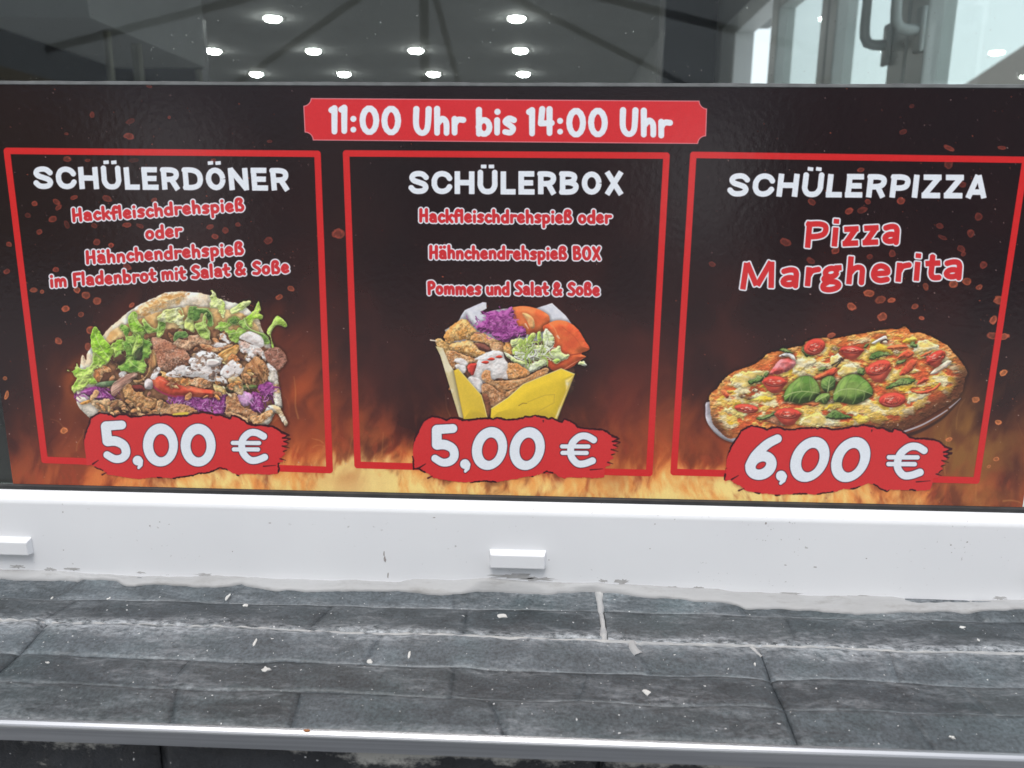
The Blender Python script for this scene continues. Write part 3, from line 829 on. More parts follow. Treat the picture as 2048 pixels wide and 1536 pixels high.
    sauce(D(1830, 340, 2048, 250, 2048, 420, 1900, 470, 1740, 420), name=N)
    blob(E(560, 160, 700, 150, 780, 210, 720, 270, 580, 270), rgb(222, 206, 198), SAU, dome=5, tex=.1, shadow=.15)
    for v in (E(250, 200, 420, 190, 520, 130), E(300, 300, 480, 280, 560, 170), E(200, 380, 420, 350, 640, 400)):
        line(v, 1.2, rgb(190, 160, 144), .4, a=.55)
    sauce(E(820, 300, 900, 220, 990, 170, 1100, 220, 1180, 280, 1150, 380, 1060, 460, 940, 490, 860, 460, 780, 400), dome=9, name=N)
    sauce(E(720, 440, 800, 440, 900, 520, 900, 580, 800, 530, 720, 520), name=N)
    sauce(E(1220, 120, 1270, 60, 1360, 60, 1340, 130, 1260, 190), name=N)
    sauce(E(1600, 240, 1700, 280, 1750, 400, 1740, 470, 1680, 400, 1620, 330), name=N)
    sauce(D(930, 400, 1010, 350, 1070, 390, 960, 470), name=N)
    sauce(D(1480, 440, 1600, 280, 1640, 340, 1590, 450, 1500, 500), rag=3, name=N)
    # lettuce
    leaf(D(50, 340, 150, 350, 220, 240, 300, 320, 480, 220, 500, 0, 700, -40, 760, 200, 640, 270, 520, 330, 500, 430, 560, 560, 430, 590, 320, 650, 220, 700, 170, 730, 120, 640, 160, 560, 200, 480, 150, 390), rgb(126, 170, 50), LGR,
         [D(500, 200, 400, 340, 300, 480), D(520, 60, 460, 260)], name=N)
    leaf(A(455, 900, 470, 780, 530, 705, 590, 770, 680, 900, 780, 1020, 860, 1110, 850, 1280) + D(840, 60, 760, 190, 700, 170, 560, 60) + A(480, 1110), rgb(118, 172, 36), rgb(166, 208, 70),
         [A(530, 830, 590, 980, 720, 1200), A(700, 1150, 800, 1270)], rag=1, name=N)
    leaf(A(800, 1020, 900, 960, 970, 910, 1040, 940, 1060, 1060, 1020, 1130, 950, 1150, 900, 1230, 850, 1150), GRN, LGR, rag=3, name=N)
    leaf(A(960, 720, 1050, 680, 1120, 760, 1100, 860, 1200, 800, 1300, 700, 1400, 780, 1340, 900, 1480, 960) + D(1470, 60, 1440, 140, 1380, 160, 1400, 360, 1260, 390, 1080, 380, 900, 310, 1000, 200, 860, 120, 960, 20) + A(1060, 1200, 1000, 1000, 1060, 900),
         rgb(84, 128, 44), rgb(140, 176, 72), [A(1130, 1000, 1200, 1150, 1180, 1260), D(1100, 160, 1200, 260, 1340, 330)], rag=3.5, name=N)
    blob(D(870, 130, 1010, 60, 1060, 180, 950, 260, 880, 200), rgb(64, 40, 30), rgb(84, 60, 40), rag=2, soft=1.6, shadow=0)
    blob(A(1200, 1130, 1330, 1050, 1330, 1260, 1210, 1270), rgb(44, 66, 32), rgb(70, 66, 46), rag=2, soft=2, shadow=0)
    leaf(A(1130, 770, 1200, 770, 1290, 850, 1350, 960, 1340, 1030, 1250, 1080, 1170, 1190, 1160, 1120, 1210, 980, 1230, 880), rgb(128, 170, 52), LGR, [A(1160, 775, 1270, 850, 1230, 990, 1180, 1150)], rag=1, name=N)
    leaf(A(1090, 620, 1110, 500, 1180, 450, 1250, 490, 1260, 600, 1330, 680, 1380, 720, 1380, 790, 1260, 820, 1140, 760), rgb(110, 160, 40), rgb(160, 196, 84), [A(1180, 480, 1220, 620, 1330, 700)], rag=1.2, name=N)
    leaf(A(1330, 600, 1360, 570, 1440, 660, 1540, 750, 1590, 720, 1600, 620, 1680, 570, 1740, 650, 1730, 720, 1660, 870, 1590, 890, 1570, 800, 1440, 830, 1380, 740), rgb(92, 130, 48), LGR, [A(1360, 580, 1460, 700, 1580, 750), A(1620, 640, 1600, 780, 1570, 890)], rag=1.5, name=N)
    leaf(A(1580, 590, 1720, 420, 1850, 400, 1990, 390, 2048, 560) + B(60, 440, 120, 430, 170, 640, 160, 740, 60, 720) + A(1950, 700, 1880, 640, 1760, 640), rgb(200, 206, 120), rgb(222, 222, 170), [A(1760, 560, 1900, 470, 1990, 410), A(1700, 600, 1880, 640)], rag=2, name=N)
    leaf(B(170, 640, 240, 530, 300, 580, 360, 700, 330, 800, 240, 760, 180, 740), rgb(186, 196, 100), LIM, rag=1.5, name=N)
    leaf(B(240, 560, 250, 400, 310, 350, 430, 390, 560, 400, 640, 480, 670, 620, 640, 710, 560, 680, 560, 560, 470, 480, 430, 560, 370, 620), rgb(66, 100, 42), rgb(104, 140, 60), [B(380, 400, 540, 410, 640, 520, 650, 690)], rag=1.5, name=N)
    leaf(B(350, 660, 470, 620, 490, 520, 560, 470, 540, 600, 560, 720, 610, 800, 610, 920, 540, 930, 440, 860, 390, 780), rgb(124, 156, 58), rgb(160, 184, 92), [B(490, 560, 510, 700, 590, 800, 600, 910)], rag=1.2, name=N)
    leaf(B(0, 830, 100, 790, 220, 800, 230, 900, 100, 900, 0, 950), rgb(60, 92, 40), rgb(96, 130, 62), rag=1.5, name=N)
    leaf(B(600, 340, 640, 110, 700, 160, 740, 220, 820, 240, 880, 330, 860, 470, 840, 550, 780, 470, 760, 400, 650, 400), rgb(180, 200, 96), rgb(212, 220, 150), [B(650, 180, 760, 320, 830, 480)], rag=3.5, name=N)
    leaf(B(960, 420, 1080, 340, 1180, 280, 1260, 265, 1310, 290, 1200, 400, 1080, 460, 1000, 490), rgb(172, 196, 84), LIM, [B(980, 450, 1120, 360, 1280, 285)], rag=1.5, name=N)
    leaf(B(680, 740, 760, 640, 860, 630, 940, 570, 1060, 540, 1140, 590, 1080, 660, 950, 690, 940, 780, 1100, 740, 1200, 740, 1230, 800, 1120, 900, 1080, 980, 1000, 970, 930, 860, 880, 800, 760, 770), rgb(112, 152, 50), rgb(160, 190, 84),
         [B(720, 730, 880, 700, 980, 600), B(940, 830, 1100, 800, 1200, 770)], rag=3.2, name=N)
    leaf(B(930, 600, 990, 560, 1060, 570, 1060, 640, 1000, 660), rgb(76, 106, 44), DGR, rag=1.5)
    leaf(B(1330, 470, 1380, 380, 1435, 255, 1470, 410, 1440, 480, 1500, 510, 1490, 580, 1360, 590, 1320, 720, 1240, 660, 1180, 560, 1250, 520), rgb(134, 182, 42), rgb(182, 208, 88), [B(1430, 290, 1380, 460, 1310, 600)], rag=2, name=N)
    leaf(B(1100, 640, 1200, 560, 1240, 680, 1320, 760, 1440, 800, 1560, 840, 1640, 960, 1610, 1000, 1520, 1000, 1480, 860, 1320, 790, 1180, 740), rgb(96, 136, 50), rgb(140, 172, 78), [B(1190, 560, 1230, 680, 1360, 780, 1540, 850, 1620, 970)], rag=1.4, name=N)
    leaf(B(1590, 760, 1660, 650, 1700, 570, 1770, 520, 1860, 590, 1925, 680, 1890, 720, 1800, 680, 1720, 700, 1660, 800, 1650, 900, 1700, 1050, 1660, 1060, 1640, 900, 1590, 840), rgb(132, 176, 46), rgb(176, 204, 92), [B(1610, 830, 1680, 680, 1780, 600)], rag=1, name=N)
    sauce(B(1110, 900, 1180, 820, 1300, 790, 1440, 850, 1510, 920, 1530, 1010, 1480, 1060, 1380, 1030, 1240, 960), rag=.6, dome=9, tex=.03, holes=.15, name=N)
    line(E(0, 1105, 100, 1085, 225, 1072), 3.6, rgb(222, 190, 60), 2.4, name=N)


def boxmeal():
    N = "box_picture"
    A, B = Z(850, 590, .166), Z(850, 710, .166)
    card = rgb(228, 226, 230)
    blob(A(240, 420, 400, 320, 440, 240, 480, 180, 590, 130, 700, 82, 740, 90, 745, 160, 670, 200, 690, 220, 830, 180, 1050, 150, 1330, 160, 1530, 95, 1700, 250, 1770, 350, 1700, 700, 400, 700), card, rgb(206, 206, 216), rag=.3, tex=.03, dome=10, light=.04, shadow=0, name=N, sm=False)
    blob(A(150, 610, 600, 560, 1500, 560, 1800, 700) + B(1800, 150, 1700, 500, 800, 740, 700, 640, 400, 200), rgb(92, 54, 38), DBR, rag=2, shadow=0, name=N)
    shreds(985, 745, 95, 75, 70, 78, (BRN, rgb(130, 80, 48), rgb(176, 116, 66), rgb(196, 140, 84), DBR), name=None)
    # tomatoes
    blob(A(1010, 170, 1100, 138, 1200, 130, 1330, 155, 1440, 205, 1500, 265, 1480, 400, 1300, 470, 1150, 450, 1060, 330), rgb(216, 88, 44), rgb(228, 112, 58), tex=.08, ts=9, dome=14, light=.3, name=N)
    blob(A(1170, 215, 1240, 225, 1310, 290, 1320, 390, 1270, 395, 1230, 310), rgb(232, 180, 112), rgb(222, 140, 80), dome=5, tex=.12, shadow=.1)
    line(A(1210, 345, 1245, 400), 1.6, rgb(236, 190, 150), .6)
    blob(A(1420, 400, 1480, 340, 1600, 300, 1740, 330, 1850, 420, 1930, 550, 1980, 650, 1880, 700, 1940, 740) + B(1900, 40, 1750, 150, 1560, 190, 1450, 60) + A(1500, 600), rgb(214, 76, 40), rgb(226, 98, 48), rag=.6, tex=.08, ts=9, dome=15, light=.35, name=N)
    line(A(1880, 700, 1700, 730, 1500, 780), 1.2, rgb(150, 44, 30), .5, a=.8)
    line(A(1500, 340, 1560, 400, 1600, 500, 1610, 560), 1.2, rgb(240, 150, 90), .5, a=.6)
    line(A(1650, 380, 1800, 500, 1880, 620), 1.0, rgb(190, 60, 36), .5, a=.6)
    line(A(1595, 490, 1620, 520), 2, rgb(240, 190, 150), 1, a=.8)
    line(B(1640, 190, 1800, 90, 1920, 30), 1.2, rgb(240, 130, 90), .6, a=.7)
    # fried chicken
    meat(A(130, 550, 180, 520, 300, 600, 310, 680, 260, 720, 170, 640), rgb(212, 150, 76), rgb(232, 188, 124), name=N)
    line(A(70, 540, 140, 550), 1.6, rgb(232, 216, 196), 1, name=N)
    meat(A(230, 520, 260, 430, 400, 310, 500, 290, 580, 380, 620, 440, 560, 530, 440, 540, 360, 560, 300, 580), rgb(202, 136, 66), rgb(228, 176, 104), name=N, dome=14)
    meat(A(300, 600, 420, 560, 560, 550, 640, 640, 740, 700, 640, 760, 500, 720, 400, 690, 320, 660), rgb(206, 142, 72), rgb(226, 178, 112), name=N, dome=12)
    meat(A(250, 700, 320, 660, 460, 710, 600, 760) + B(640, 60, 520, 90, 380, 60, 360, 160, 290, 100), rgb(178, 112, 62), TAN, name=N)
    meat(A(540, 540, 600, 450, 700, 450, 800, 510, 930, 560, 960, 640, 940, 700, 820, 650, 740, 580, 620, 560), rgb(190, 126, 70), rgb(218, 166, 110), name=N)
    blob(A(600, 575, 700, 590, 790, 640, 770, 690, 660, 660), rgb(92, 48, 42), rgb(120, 64, 52), rag=2, soft=1.6, shadow=0)
    meat(A(780, 600, 880, 560, 960, 600, 950, 690, 850, 700), rgb(160, 100, 60), TAN, name=N)
    meat(A(950, 620, 990, 540, 1040, 600, 1050, 720, 960, 690), rgb(206, 130, 62), rgb(226, 166, 96), name=N)
    dots(905, 665, 30, 22, 20, 1.0, rgb(110, 60, 34), 41, .6)
    # cabbage
    cab = A(500, 230, 530, 290, 610, 360, 720, 300, 740, 220, 830, 180, 900, 200, 890, 130, 950, 190, 1040, 140, 1070, 190, 1080, 280, 1130, 380, 1190, 380, 1230, 520, 1180, 500, 1080, 520, 970, 570, 860, 520, 780, 460, 640, 420, 590, 370, 510, 290)
    blob(cab, rgb(126, 46, 112), rgb(164, 80, 146), rag=3, rs=5, tex=.5, ts=3, dome=10, light=.6, name=N, cs=6)
    q = np.random.RandomState(8)
    for k in range(58):
        cx, cy = 850 + 84 + 74 * 0 + (q.rand() - .5) * 92 + 62, 590 + 58 + (q.rand() - .5) * 62 + 0
        cx -= 62
        cx = 850 + (620 + q.rand() * 500) * .166
        cy = 590 + (200 + q.rand() * 330) * .166
        a = q.rand() * 3.14
        r = 4 + 7 * q.rand()
        b = a + (q.rand() - .5) * 2
        line([(cx - r * math.cos(a), cy - r * .6 * math.sin(a)), (cx, cy), (cx + r * math.cos(b), cy + r * .6 * math.sin(b))], 1.2, (rgb(206, 104, 186), rgb(92, 22, 84), rgb(186, 78, 166))[k % 3], .5, a=.8)
    # shredded lettuce
    for k, pts in enumerate((A(1030, 540, 1120, 520, 1210, 540, 1180, 600, 1060, 620), A(1240, 500, 1290, 450, 1340, 470, 1300, 560, 1240, 640, 1160, 690, 1080, 730, 1050, 660, 1110, 600), A(1350, 470, 1390, 430, 1400, 540, 1360, 600),
                             A(1420, 500, 1450, 400, 1530, 470, 1560, 550, 1540, 610, 1440, 640), A(1270, 620, 1400, 600, 1500, 630, 1450, 700, 1290, 690), A(1080, 740, 1300, 690, 1480, 710, 1560, 740) + B(1460, 30, 1250, 60, 1100, 20),
                             A(1480, 700, 1620, 610, 1640, 690, 1740, 720, 1680, 780, 1560, 790), B(1180, 120, 1300, 90, 1440, 40, 1480, 90, 1380, 160, 1250, 210), B(1540, 60, 1600, 30, 1630, 70, 1580, 105),
                             A(950, 690, 1010, 700, 1090, 760) + B(1240, 90, 1200, 130, 1060, 80), B(1840, 100, 1900, 65, 1955, 120, 1900, 125))):
        c = ((LGR, LIM), (rgb(160, 186, 60), rgb(206, 220, 120)), (rgb(150, 176, 70), LGR), (rgb(220, 224, 190), rgb(190, 204, 130)), (rgb(216, 222, 176), LIM), (rgb(220, 226, 204), rgb(196, 212, 160)), (rgb(206, 214, 160), LIM), (rgb(190, 202, 140), rgb(222, 226, 194)), (rgb(156, 196, 80), LGR), (rgb(216, 220, 180), LIM), (rgb(220, 228, 210), LIM))[k]
        blob(pts, c[0], c[1], rag=2, rs=4, tex=.3, ts=3, dome=5, light=.55, rim=(rgb(232, 236, 206), .9), name=N, cs=8, aniso=2)
    strands(1060, 700, 36, 17, 60, 306, (LGR, LIM, rgb(226, 232, 206), rgb(150, 180, 70), rgb(206, 216, 150), rgb(238, 240, 224)), 11, 1.5)
    for v in (A(1120, 720, 1300, 700, 1460, 740), B(1200, 80, 1330, 60, 1440, 20), A(1460, 440, 1500, 560), A(1290, 480, 1220, 620, 1100, 700), A(1300, 640, 1440, 620)):
        line(v, 1.0, rgb(150, 170, 96), .4, a=.7)
    # sauce, ketchup, strips
    meat(B(980, 120, 1080, 90, 1200, 150, 1260, 220, 1180, 270, 990, 280), rgb(196, 122, 62), rgb(216, 152, 92), name=N)
    sauce(A(600, 770, 680, 720, 770, 680, 840, 660, 940, 690, 960, 760) + B(1000, 110, 980, 200, 1000, 290, 900, 270, 820, 300, 720, 330, 620, 290, 560, 220, 600, 130, 640, 60), rag=1.4, tex=.03, dome=10, light=.2, holes=.12, name=N)
    sauce(B(360, 60, 400, 30, 500, 60, 520, 110, 460, 160, 420, 110), tex=.03, holes=.15, name=N)
    sauce(B(360, 120, 440, 110, 500, 150, 470, 220, 400, 190), tex=.03, holes=.15, name=N)
    sauce(B(520, 290, 560, 250, 660, 290, 700, 360, 680, 460, 600, 400, 530, 330), tex=.04, holes=.1, name=N)
    for p in (B(845, 20, 900, 0, 935, 20, 900, 35), B(750, 50, 800, 25, 845, 45, 800, 65), B(680, 85, 730, 65, 775, 80, 740, 105)):
        blob(p, rgb(204, 52, 36), None, rag=.5, tex=.05, dome=3, shadow=.1)
    blob(B(510, 150, 540, 100, 620, 100, 620, 140, 580, 240, 540, 210), rgb(196, 48, 38), rgb(222, 96, 80), rag=1, tex=.1, dome=5, shadow=.2)
    meat(B(680, 250, 720, 180, 790, 190, 800, 280, 900, 350, 970, 420, 1030, 460, 980, 510, 860, 400, 720, 320), rgb(184, 116, 66), rgb(208, 150, 98), rag=1, name=N)
    meat(B(830, 310, 1000, 300, 1200, 270, 1350, 190, 1460, 150, 1490, 190, 1380, 290, 1200, 350, 1080, 410, 980, 420, 900, 360), rgb(176, 112, 62), rgb(204, 146, 92), rag=1, tex=.5, name=N)
    for v in (B(1060, 320, 1200, 290, 1300, 240),):
        line(v, 1.4, rgb(228, 190, 140), .6, a=.6)
    meat(B(690, 350, 780, 350, 900, 440, 1000, 500, 900, 640, 800, 720, 760, 600, 690, 480), rgb(158, 100, 60), rgb(190, 136, 92), rag=1, name=N)
    blob(B(690, 480, 750, 470, 790, 560, 800, 720, 750, 740, 720, 600), rgb(120, 66, 44), rgb(150, 92, 60), rag=1.5, shadow=.3)
    meat(B(980, 450, 1100, 390, 1160, 370, 1000, 500), rgb(170, 108, 60), TAN, rag=1, name=N)
    # the yellow carton
    YEL = rgb(226, 186, 40)
    blob(B(185, 0, 130, -110, 215, -90, 300, 110, 350, 180, 380, 300, 470, 760, 410, 740, 300, 380), rgb(228, 214, 176), rgb(206, 186, 130), tex=.03, dome=20, light=.1, sm=False, name=N, shadow=.2)
    blob(B(350, 185, 400, 160, 540, 320, 680, 480, 720, 600, 750, 745, 470, 770), YEL, rgb(218, 178, 48), tex=.03, dome=20, light=.12, sm=False, name=N, cs=60)
    blob(B(800, 640, 1000, 510, 1180, 350, 1640, 160, 1800, 225, 1590, 770, 790, 770), YEL, rgb(216, 176, 42), tex=.03, dome=24, light=.12, sm=False, name=N, cs=60)
    blob(B(1690, 300, 1760, 260, 1800, 225, 1590, 770, 1560, 770, 1700, 430), rgb(232, 200, 96), rgb(224, 210, 160), tex=.03, dome=20, light=.1, sm=False, shadow=0, soft=2)
    for v, c in ((B(350, 185, 470, 770), rgb(178, 136, 44)), (B(800, 640, 1000, 510, 1180, 350, 1640, 160, 1800, 225), rgb(244, 226, 150)), (B(400, 160, 680, 480, 750, 745), rgb(240, 216, 130)),
                 (B(1240, 560, 1440, 480, 1560, 470), rgb(190, 150, 40)), (B(1560, 470, 1555, 570, 1330, 690), rgb(190, 150, 44)), (B(1130, 605, 1180, 575, 1225, 578), rgb(120, 86, 30)), (B(1600, 640, 1790, 250), rgb(196, 158, 70))):
        line(v, .8, c, a=.8, sm=False)


def pizza():
    N = "pizza_picture"
    A, B, D, E = Z(1400, 640, .1367), Z(1660, 640, .1367), Z(1400, 760, .1367), Z(1660, 760, .1465)
    # the white plate
    blob(D(130, 310, 75, 450, 90, 590, 170, 720, 290, 830, 440, 900, 700, 930, 900, 700, 600, 500), rgb(206, 200, 206), rgb(160, 152, 160), tex=.03, dome=5, light=.6, shadow=.3, name=N)
    line(E(980, 770, 1240, 680, 1500, 530, 1640, 400, 1780, 250), 4, rgb(44, 26, 24), 1.5, a=.75, soft=1.5)
    out = (D(130, 280, 160, 190, 240, 120) + A(330, 880, 430, 790, 560, 720, 780, 650, 890, 570, 1000, 480, 1170, 440, 1330, 400, 1500, 370, 1560, 300, 1800, 250, 1900, 280)
           + B(0, 280, 200, 240, 480, 190, 700, 150, 860, 130, 1000, 130, 1080, 90, 1150, 140, 1180, 180, 1350, 190, 1560, 290, 1700, 370, 1800, 480, 1920, 620, 1990, 760, 1960, 860)
           + E(1780, 180, 1600, 330, 1300, 500, 960, 690, 800, 700, 300, 720) + D(1500, 760, 700, 800, 440, 850, 300, 760, 190, 640, 150, 480, 140, 380))
    _seed[0] += 1
    p = smooth(out)
    sl = box_of(p, 8)
    x, y = IX[sl], IY[sl]
    d = poly_sdf(x, y, p) + 3 * (fbm(x / 5, y / 4, 201, 3) - .5)
    al = np.clip(.5 - d / (2 * AA), 0, 1)
    IMG[sl] *= (1 - .3 * (1 - sst(-1, 9, d)))[..., None]
    n1 = fbm(x / 30, y / 16, 205, 4)
    n2 = fbm(x / 13, y / 7, 207, 4)
    n3 = fbm(x / 4.2, y / 2.8, 209, 3)
    dep = -d
    saucec = rgb(204, 78, 40) + (rgb(224, 120, 56) - rgb(196, 74, 40)) * sst(.35, .7, n2)[..., None]
    chee = rgb(232, 186, 84) + (rgb(236, 214, 160) - rgb(232, 186, 84)) * sst(.42, .62, fbm(x / 22, y / 12, 211, 4))[..., None]
    chee = chee + (rgb(226, 172, 40) - chee) * (sst(.56, .7, fbm(x / 17, y / 10, 213, 3)) * .8)[..., None]
    k = sst(.43, .58, n1 * .6 + n2 * .4 + .10 * sst(6, 26, dep) - .06)
    col = saucec + (chee - saucec) * k[..., None]
    rim = 1 - sst(5, 19, dep + 7 * (n2 - .5))
    crust = rgb(200, 108, 46) + (rgb(226, 156, 78) - rgb(200, 108, 46)) * sst(.35, .65, n2)[..., None]
    col = col + (crust - col) * (rim * .75)[..., None]
    low = np.clip(((y - 800) * .8 + (x - 1690) * .45) / 100, 0, 1)       # the browned outer flank of the crust
    fl = (1 - sst(8, 42, dep)) * sst(0.1, .75, low) + (1 - sst(4, 26, dep)) * sst(1500, 1425, x) * sst(800, 850, y)
    col = col + (rgb(72, 38, 24) - col) * np.clip(fl * .92, 0, 1)[..., None]
    h = 4 * n2 + 2.0 * n3 + 2 * k
    gy, gx = np.gradient(h)
    col = col * np.clip(1 + .5 * (gx * .4 + gy * .9) + .45 * (n3 - .5), .45, 1.5)[..., None]
    gloss = sst(.73, .83, n3) * sst(.45, .6, n2) * .7
    col = col + (rgb(250, 230, 200) - col) * np.clip(gloss, 0, 1)[..., None]
    put(sl, np.clip(col, 0, 1), al)
    mark(N, sl, al)
    # melted cheese pools
    for pts in (A(460, 840, 620, 760, 900, 740, 1000, 760, 900, 900, 700, 980, 480, 960), B(1190, 420, 1300, 300, 1500, 330, 1590, 390, 1480, 440, 1300, 480, 1220, 500), B(80, 760, 200, 650, 330, 630, 400, 720, 380, 780, 160, 830),
                D(330, 430, 420, 400, 560, 460, 680, 500, 620, 560, 420, 490), D(1480, 560, 1700, 480, 1900, 560, 2000, 640, 1600, 680, 1450, 640), E(1040, 300, 1100, 180, 1350, 170, 1300, 230, 1120, 290), A(1400, 560, 1600, 540, 1700, 620, 1500, 720, 1350, 780),
                B(0, 560, 100, 480, 170, 560, 130, 640, 0, 660), D(780, 200, 1000, 160, 1050, 240, 900, 290, 760, 270)):
        blob(pts, rgb(238, 222, 176), rgb(234, 198, 104), rag=5, rs=6, tex=.25, ts=4, dome=6, light=.4, shadow=.12, soft=1.6, cs=9, aniso=2)
    for pts in (A(780, 990, 900, 940, 1040, 900, 1000, 960), B(1060, 300, 1200, 240, 1260, 290, 1120, 340), B(560, 430, 700, 330, 860, 400, 900, 500, 760, 470, 620, 500), D(700, 300, 900, 230, 1060, 260, 1000, 320), D(1800, 440, 1900, 340, 2000, 300, 2040, 380), E(300, 520, 400, 470, 520, 520, 420, 600)):
        blob(pts, rgb(226, 176, 46), rgb(236, 200, 90), rag=4, rs=5, tex=.2, dome=6, light=.4, shadow=.1, soft=1.5)
    # ham / salami and mushroom slices
    blob(A(1010, 780, 1100, 640, 1180, 560, 1330, 570, 1390, 640, 1290, 740, 1120, 790), rgb(196, 66, 60), rgb(218, 130, 130), rag=2, tex=.3, dome=9, name=N)
    blob(A(1150, 520, 1260, 470, 1360, 510, 1390, 580, 1340, 570, 1280, 530, 1200, 540), rgb(236, 226, 210), None, rag=.8, dome=4, tex=.1, name=N)
    line(A(1190, 520, 1245, 535), 1.4, DBR, .8)
    blob(B(600, 330, 700, 270, 800, 225, 825, 290, 740, 300, 640, 345), rgb(236, 222, 204), None, rag=.8, dome=3, tex=.1)
    line(B(730, 320, 800, 280, 825, 300), 1.8, DBR, 1)
    blob(B(760, 310, 810, 295, 830, 330, 790, 340), rgb(226, 200, 170), None, dome=3)
    blob(B(1450, 780, 1560, 680, 1700, 590, 1770, 600, 1700, 680, 1560, 770, 1490, 790), rgb(234, 214, 190), rgb(214, 186, 150), rag=1.2, dome=4, tex=.15, name=N)
    blob(D(940, 600, 1060, 540, 1200, 570, 1340, 610, 1260, 660, 1100, 640), rgb(150, 88, 60), rgb(206, 150, 110), rag=3, tex=.5, dome=5)
    for cx, cy in ((1484, 792), (1496, 796), (1662, 802), (1790, 703), (1668, 697), (1508, 780)):
        blob([(cx - 6, cy), (cx, cy - 4), (cx + 7, cy - 1), (cx + 2, cy + 4)], rgb(214, 192, 150), rgb(120, 84, 54), rag=2, dome=3, tex=.4)
        dots(cx, cy, 5, 3, 7, .9, rgb(70, 44, 34), int(cx), .8)
    # red tomato pieces melted in
    for pts in (B(820, 400, 960, 350, 1110, 370, 1100, 410, 900, 430), B(970, 560, 1040, 470, 1150, 430, 1220, 490, 1160, 550, 1040, 550), B(1000, 800, 1080, 660, 1180, 570, 1260, 600, 1200, 720, 1080, 800), B(1370, 620, 1480, 540, 1580, 460, 1670, 450, 1680, 520, 1580, 620, 1440, 660),
                B(1300, 530, 1420, 460, 1490, 450, 1400, 520), E(1100, 130, 1230, 150, 1400, 100, 1500, 30, 1440, 130, 1260, 190, 1130, 170), E(1160, 60, 1260, -40, 1330, -30, 1300, 20), A(1640, 840, 1780, 760, 1960, 690, 2000, 700, 1960, 800, 1800, 860, 1680, 880), D(1480, 340, 1640, 320, 1740, 330, 1680, 380), D(290, 150, 360, 130, 420, 220, 380, 260)):
        blob(pts, rgb(200, 68, 44), rgb(222, 110, 60), rag=2, rs=5, tex=.3, dome=6, light=.6, shadow=.2, rim=(rgb(228, 140, 80), .8))
    # small dark herb bits and basil leaves lying about
    for pts in (A(1160, 430, 1230, 400, 1290, 440, 1360, 480, 1300, 480, 1200, 460), A(690, 890, 780, 850, 850, 800, 920, 830, 900, 890, 800, 920, 720, 940), B(480, 390, 530, 330, 570, 350, 520, 400), B(1150, 360, 1190, 310, 1250, 350, 1260, 390, 1190, 400),
                B(560, 560, 600, 490, 720, 455, 850, 480, 880, 520, 760, 530, 640, 570), B(960, 610, 1040, 580, 1110, 580, 1060, 630, 980, 640), B(800, 990, 900, 920, 1010, 850, 1130, 840, 1240, 880, 1140, 940, 1000, 960, 880, 1000), D(1820, 540, 1880, 470, 1980, 430, 2048, 470) + E(300, 500, 150, 530, 0, 530),
                D(820, 550, 940, 520, 1030, 480, 1100, 460, 1090, 500, 980, 560, 860, 580), A(1480, 400, 1530, 390, 1560, 480, 1650, 520, 1540, 530, 1490, 470), A(1720, 740, 1760, 680, 1860, 690, 1790, 740), B(390, 780, 420, 690, 490, 720, 480, 800), A(930, 790, 960, 760, 1000, 780, 960, 830)):
        blob(pts, rgb(72, 104, 44), rgb(124, 142, 78), rag=2.2, rs=4, tex=.6, ts=2.6, dome=4, light=.8, shadow=.3, edge=.3)
    for v in (B(20, 660, 120, 600, 210, 550), A(1980, 680, 2048, 600)):
        line(v, 1.7, rgb(34, 26, 22), 1, a=.9)
    dots(1682, 718, 5, 5, 8, 1.6, rgb(36, 26, 26), 61)
    # halved cherry tomatoes: cut face and skin
    for cx, cy, rx, ry, ang, sh in ((1628, 693, 22, 16, -.35, 0), (1702, 699, 23, 8, .05, 1), (1755, 735, 26, 14, -.38, 1), (1548, 762, 23, 11, .05, 2), (1492, 816, 24, 9, .1, 0), (1575, 826, 25, 11, .05, 1), (1783, 799, 27, 15, -.05, 0), (1868, 713, 20, 9, -.6, 2)):
        c, s = math.cos(ang), math.sin(ang)
        E2 = lambda k, dx=0, dy=0, m=16: [(cx + dx + (px * c - py * s), cy + dy + (px * s + py * c)) for px, py in el(0, 0, rx * k, ry * k, m)[:-1]]
        if sh:
            q = [(cx + px * c, cy + py) for px, py in ((-rx, -2), (-rx * .8, ry * 1.0), (-rx * .3, ry * 1.6 + 5), (rx * .35, ry * 1.6 + 5), (rx * .85, ry * .9), (rx, -2))]
            blob(q, rgb(196, 56, 44), rgb(214, 78, 56), tex=.06, ts=8, dome=10, light=.45, shadow=.4, name=N)
        blob(E2(1.0), rgb(208, 66, 48), rgb(196, 52, 42), tex=.1, ts=6, dome=7, light=.5, shadow=.35 if not sh else .1, name=N, edge=.15)
        if sh != 2:
            blob(E2(.66), rgb(216, 92, 64), rgb(190, 56, 44), rag=1.5, rs=3, tex=.5, ts=2.4, dome=3, light=.6, shadow=0, soft=1)
        q = np.random.RandomState(int(cx))
        for k in range(7):
            t = q.rand() * 6.28
            X, Y = cx + rx * .55 * math.cos(t) * q.rand(), cy + ry * .5 * math.sin(t) * q.rand()
            line([(X - 2, Y), (X + 2, Y - .6 + q.rand())], .8, rgb(248, 206, 180), .4, a=.85)
        line([(cx - rx * .7, cy + ry * .45), (cx, cy + ry * .8), (cx + rx * .6, cy + ry * .55)], .8, rgb(236, 140, 116), .4, a=.5)
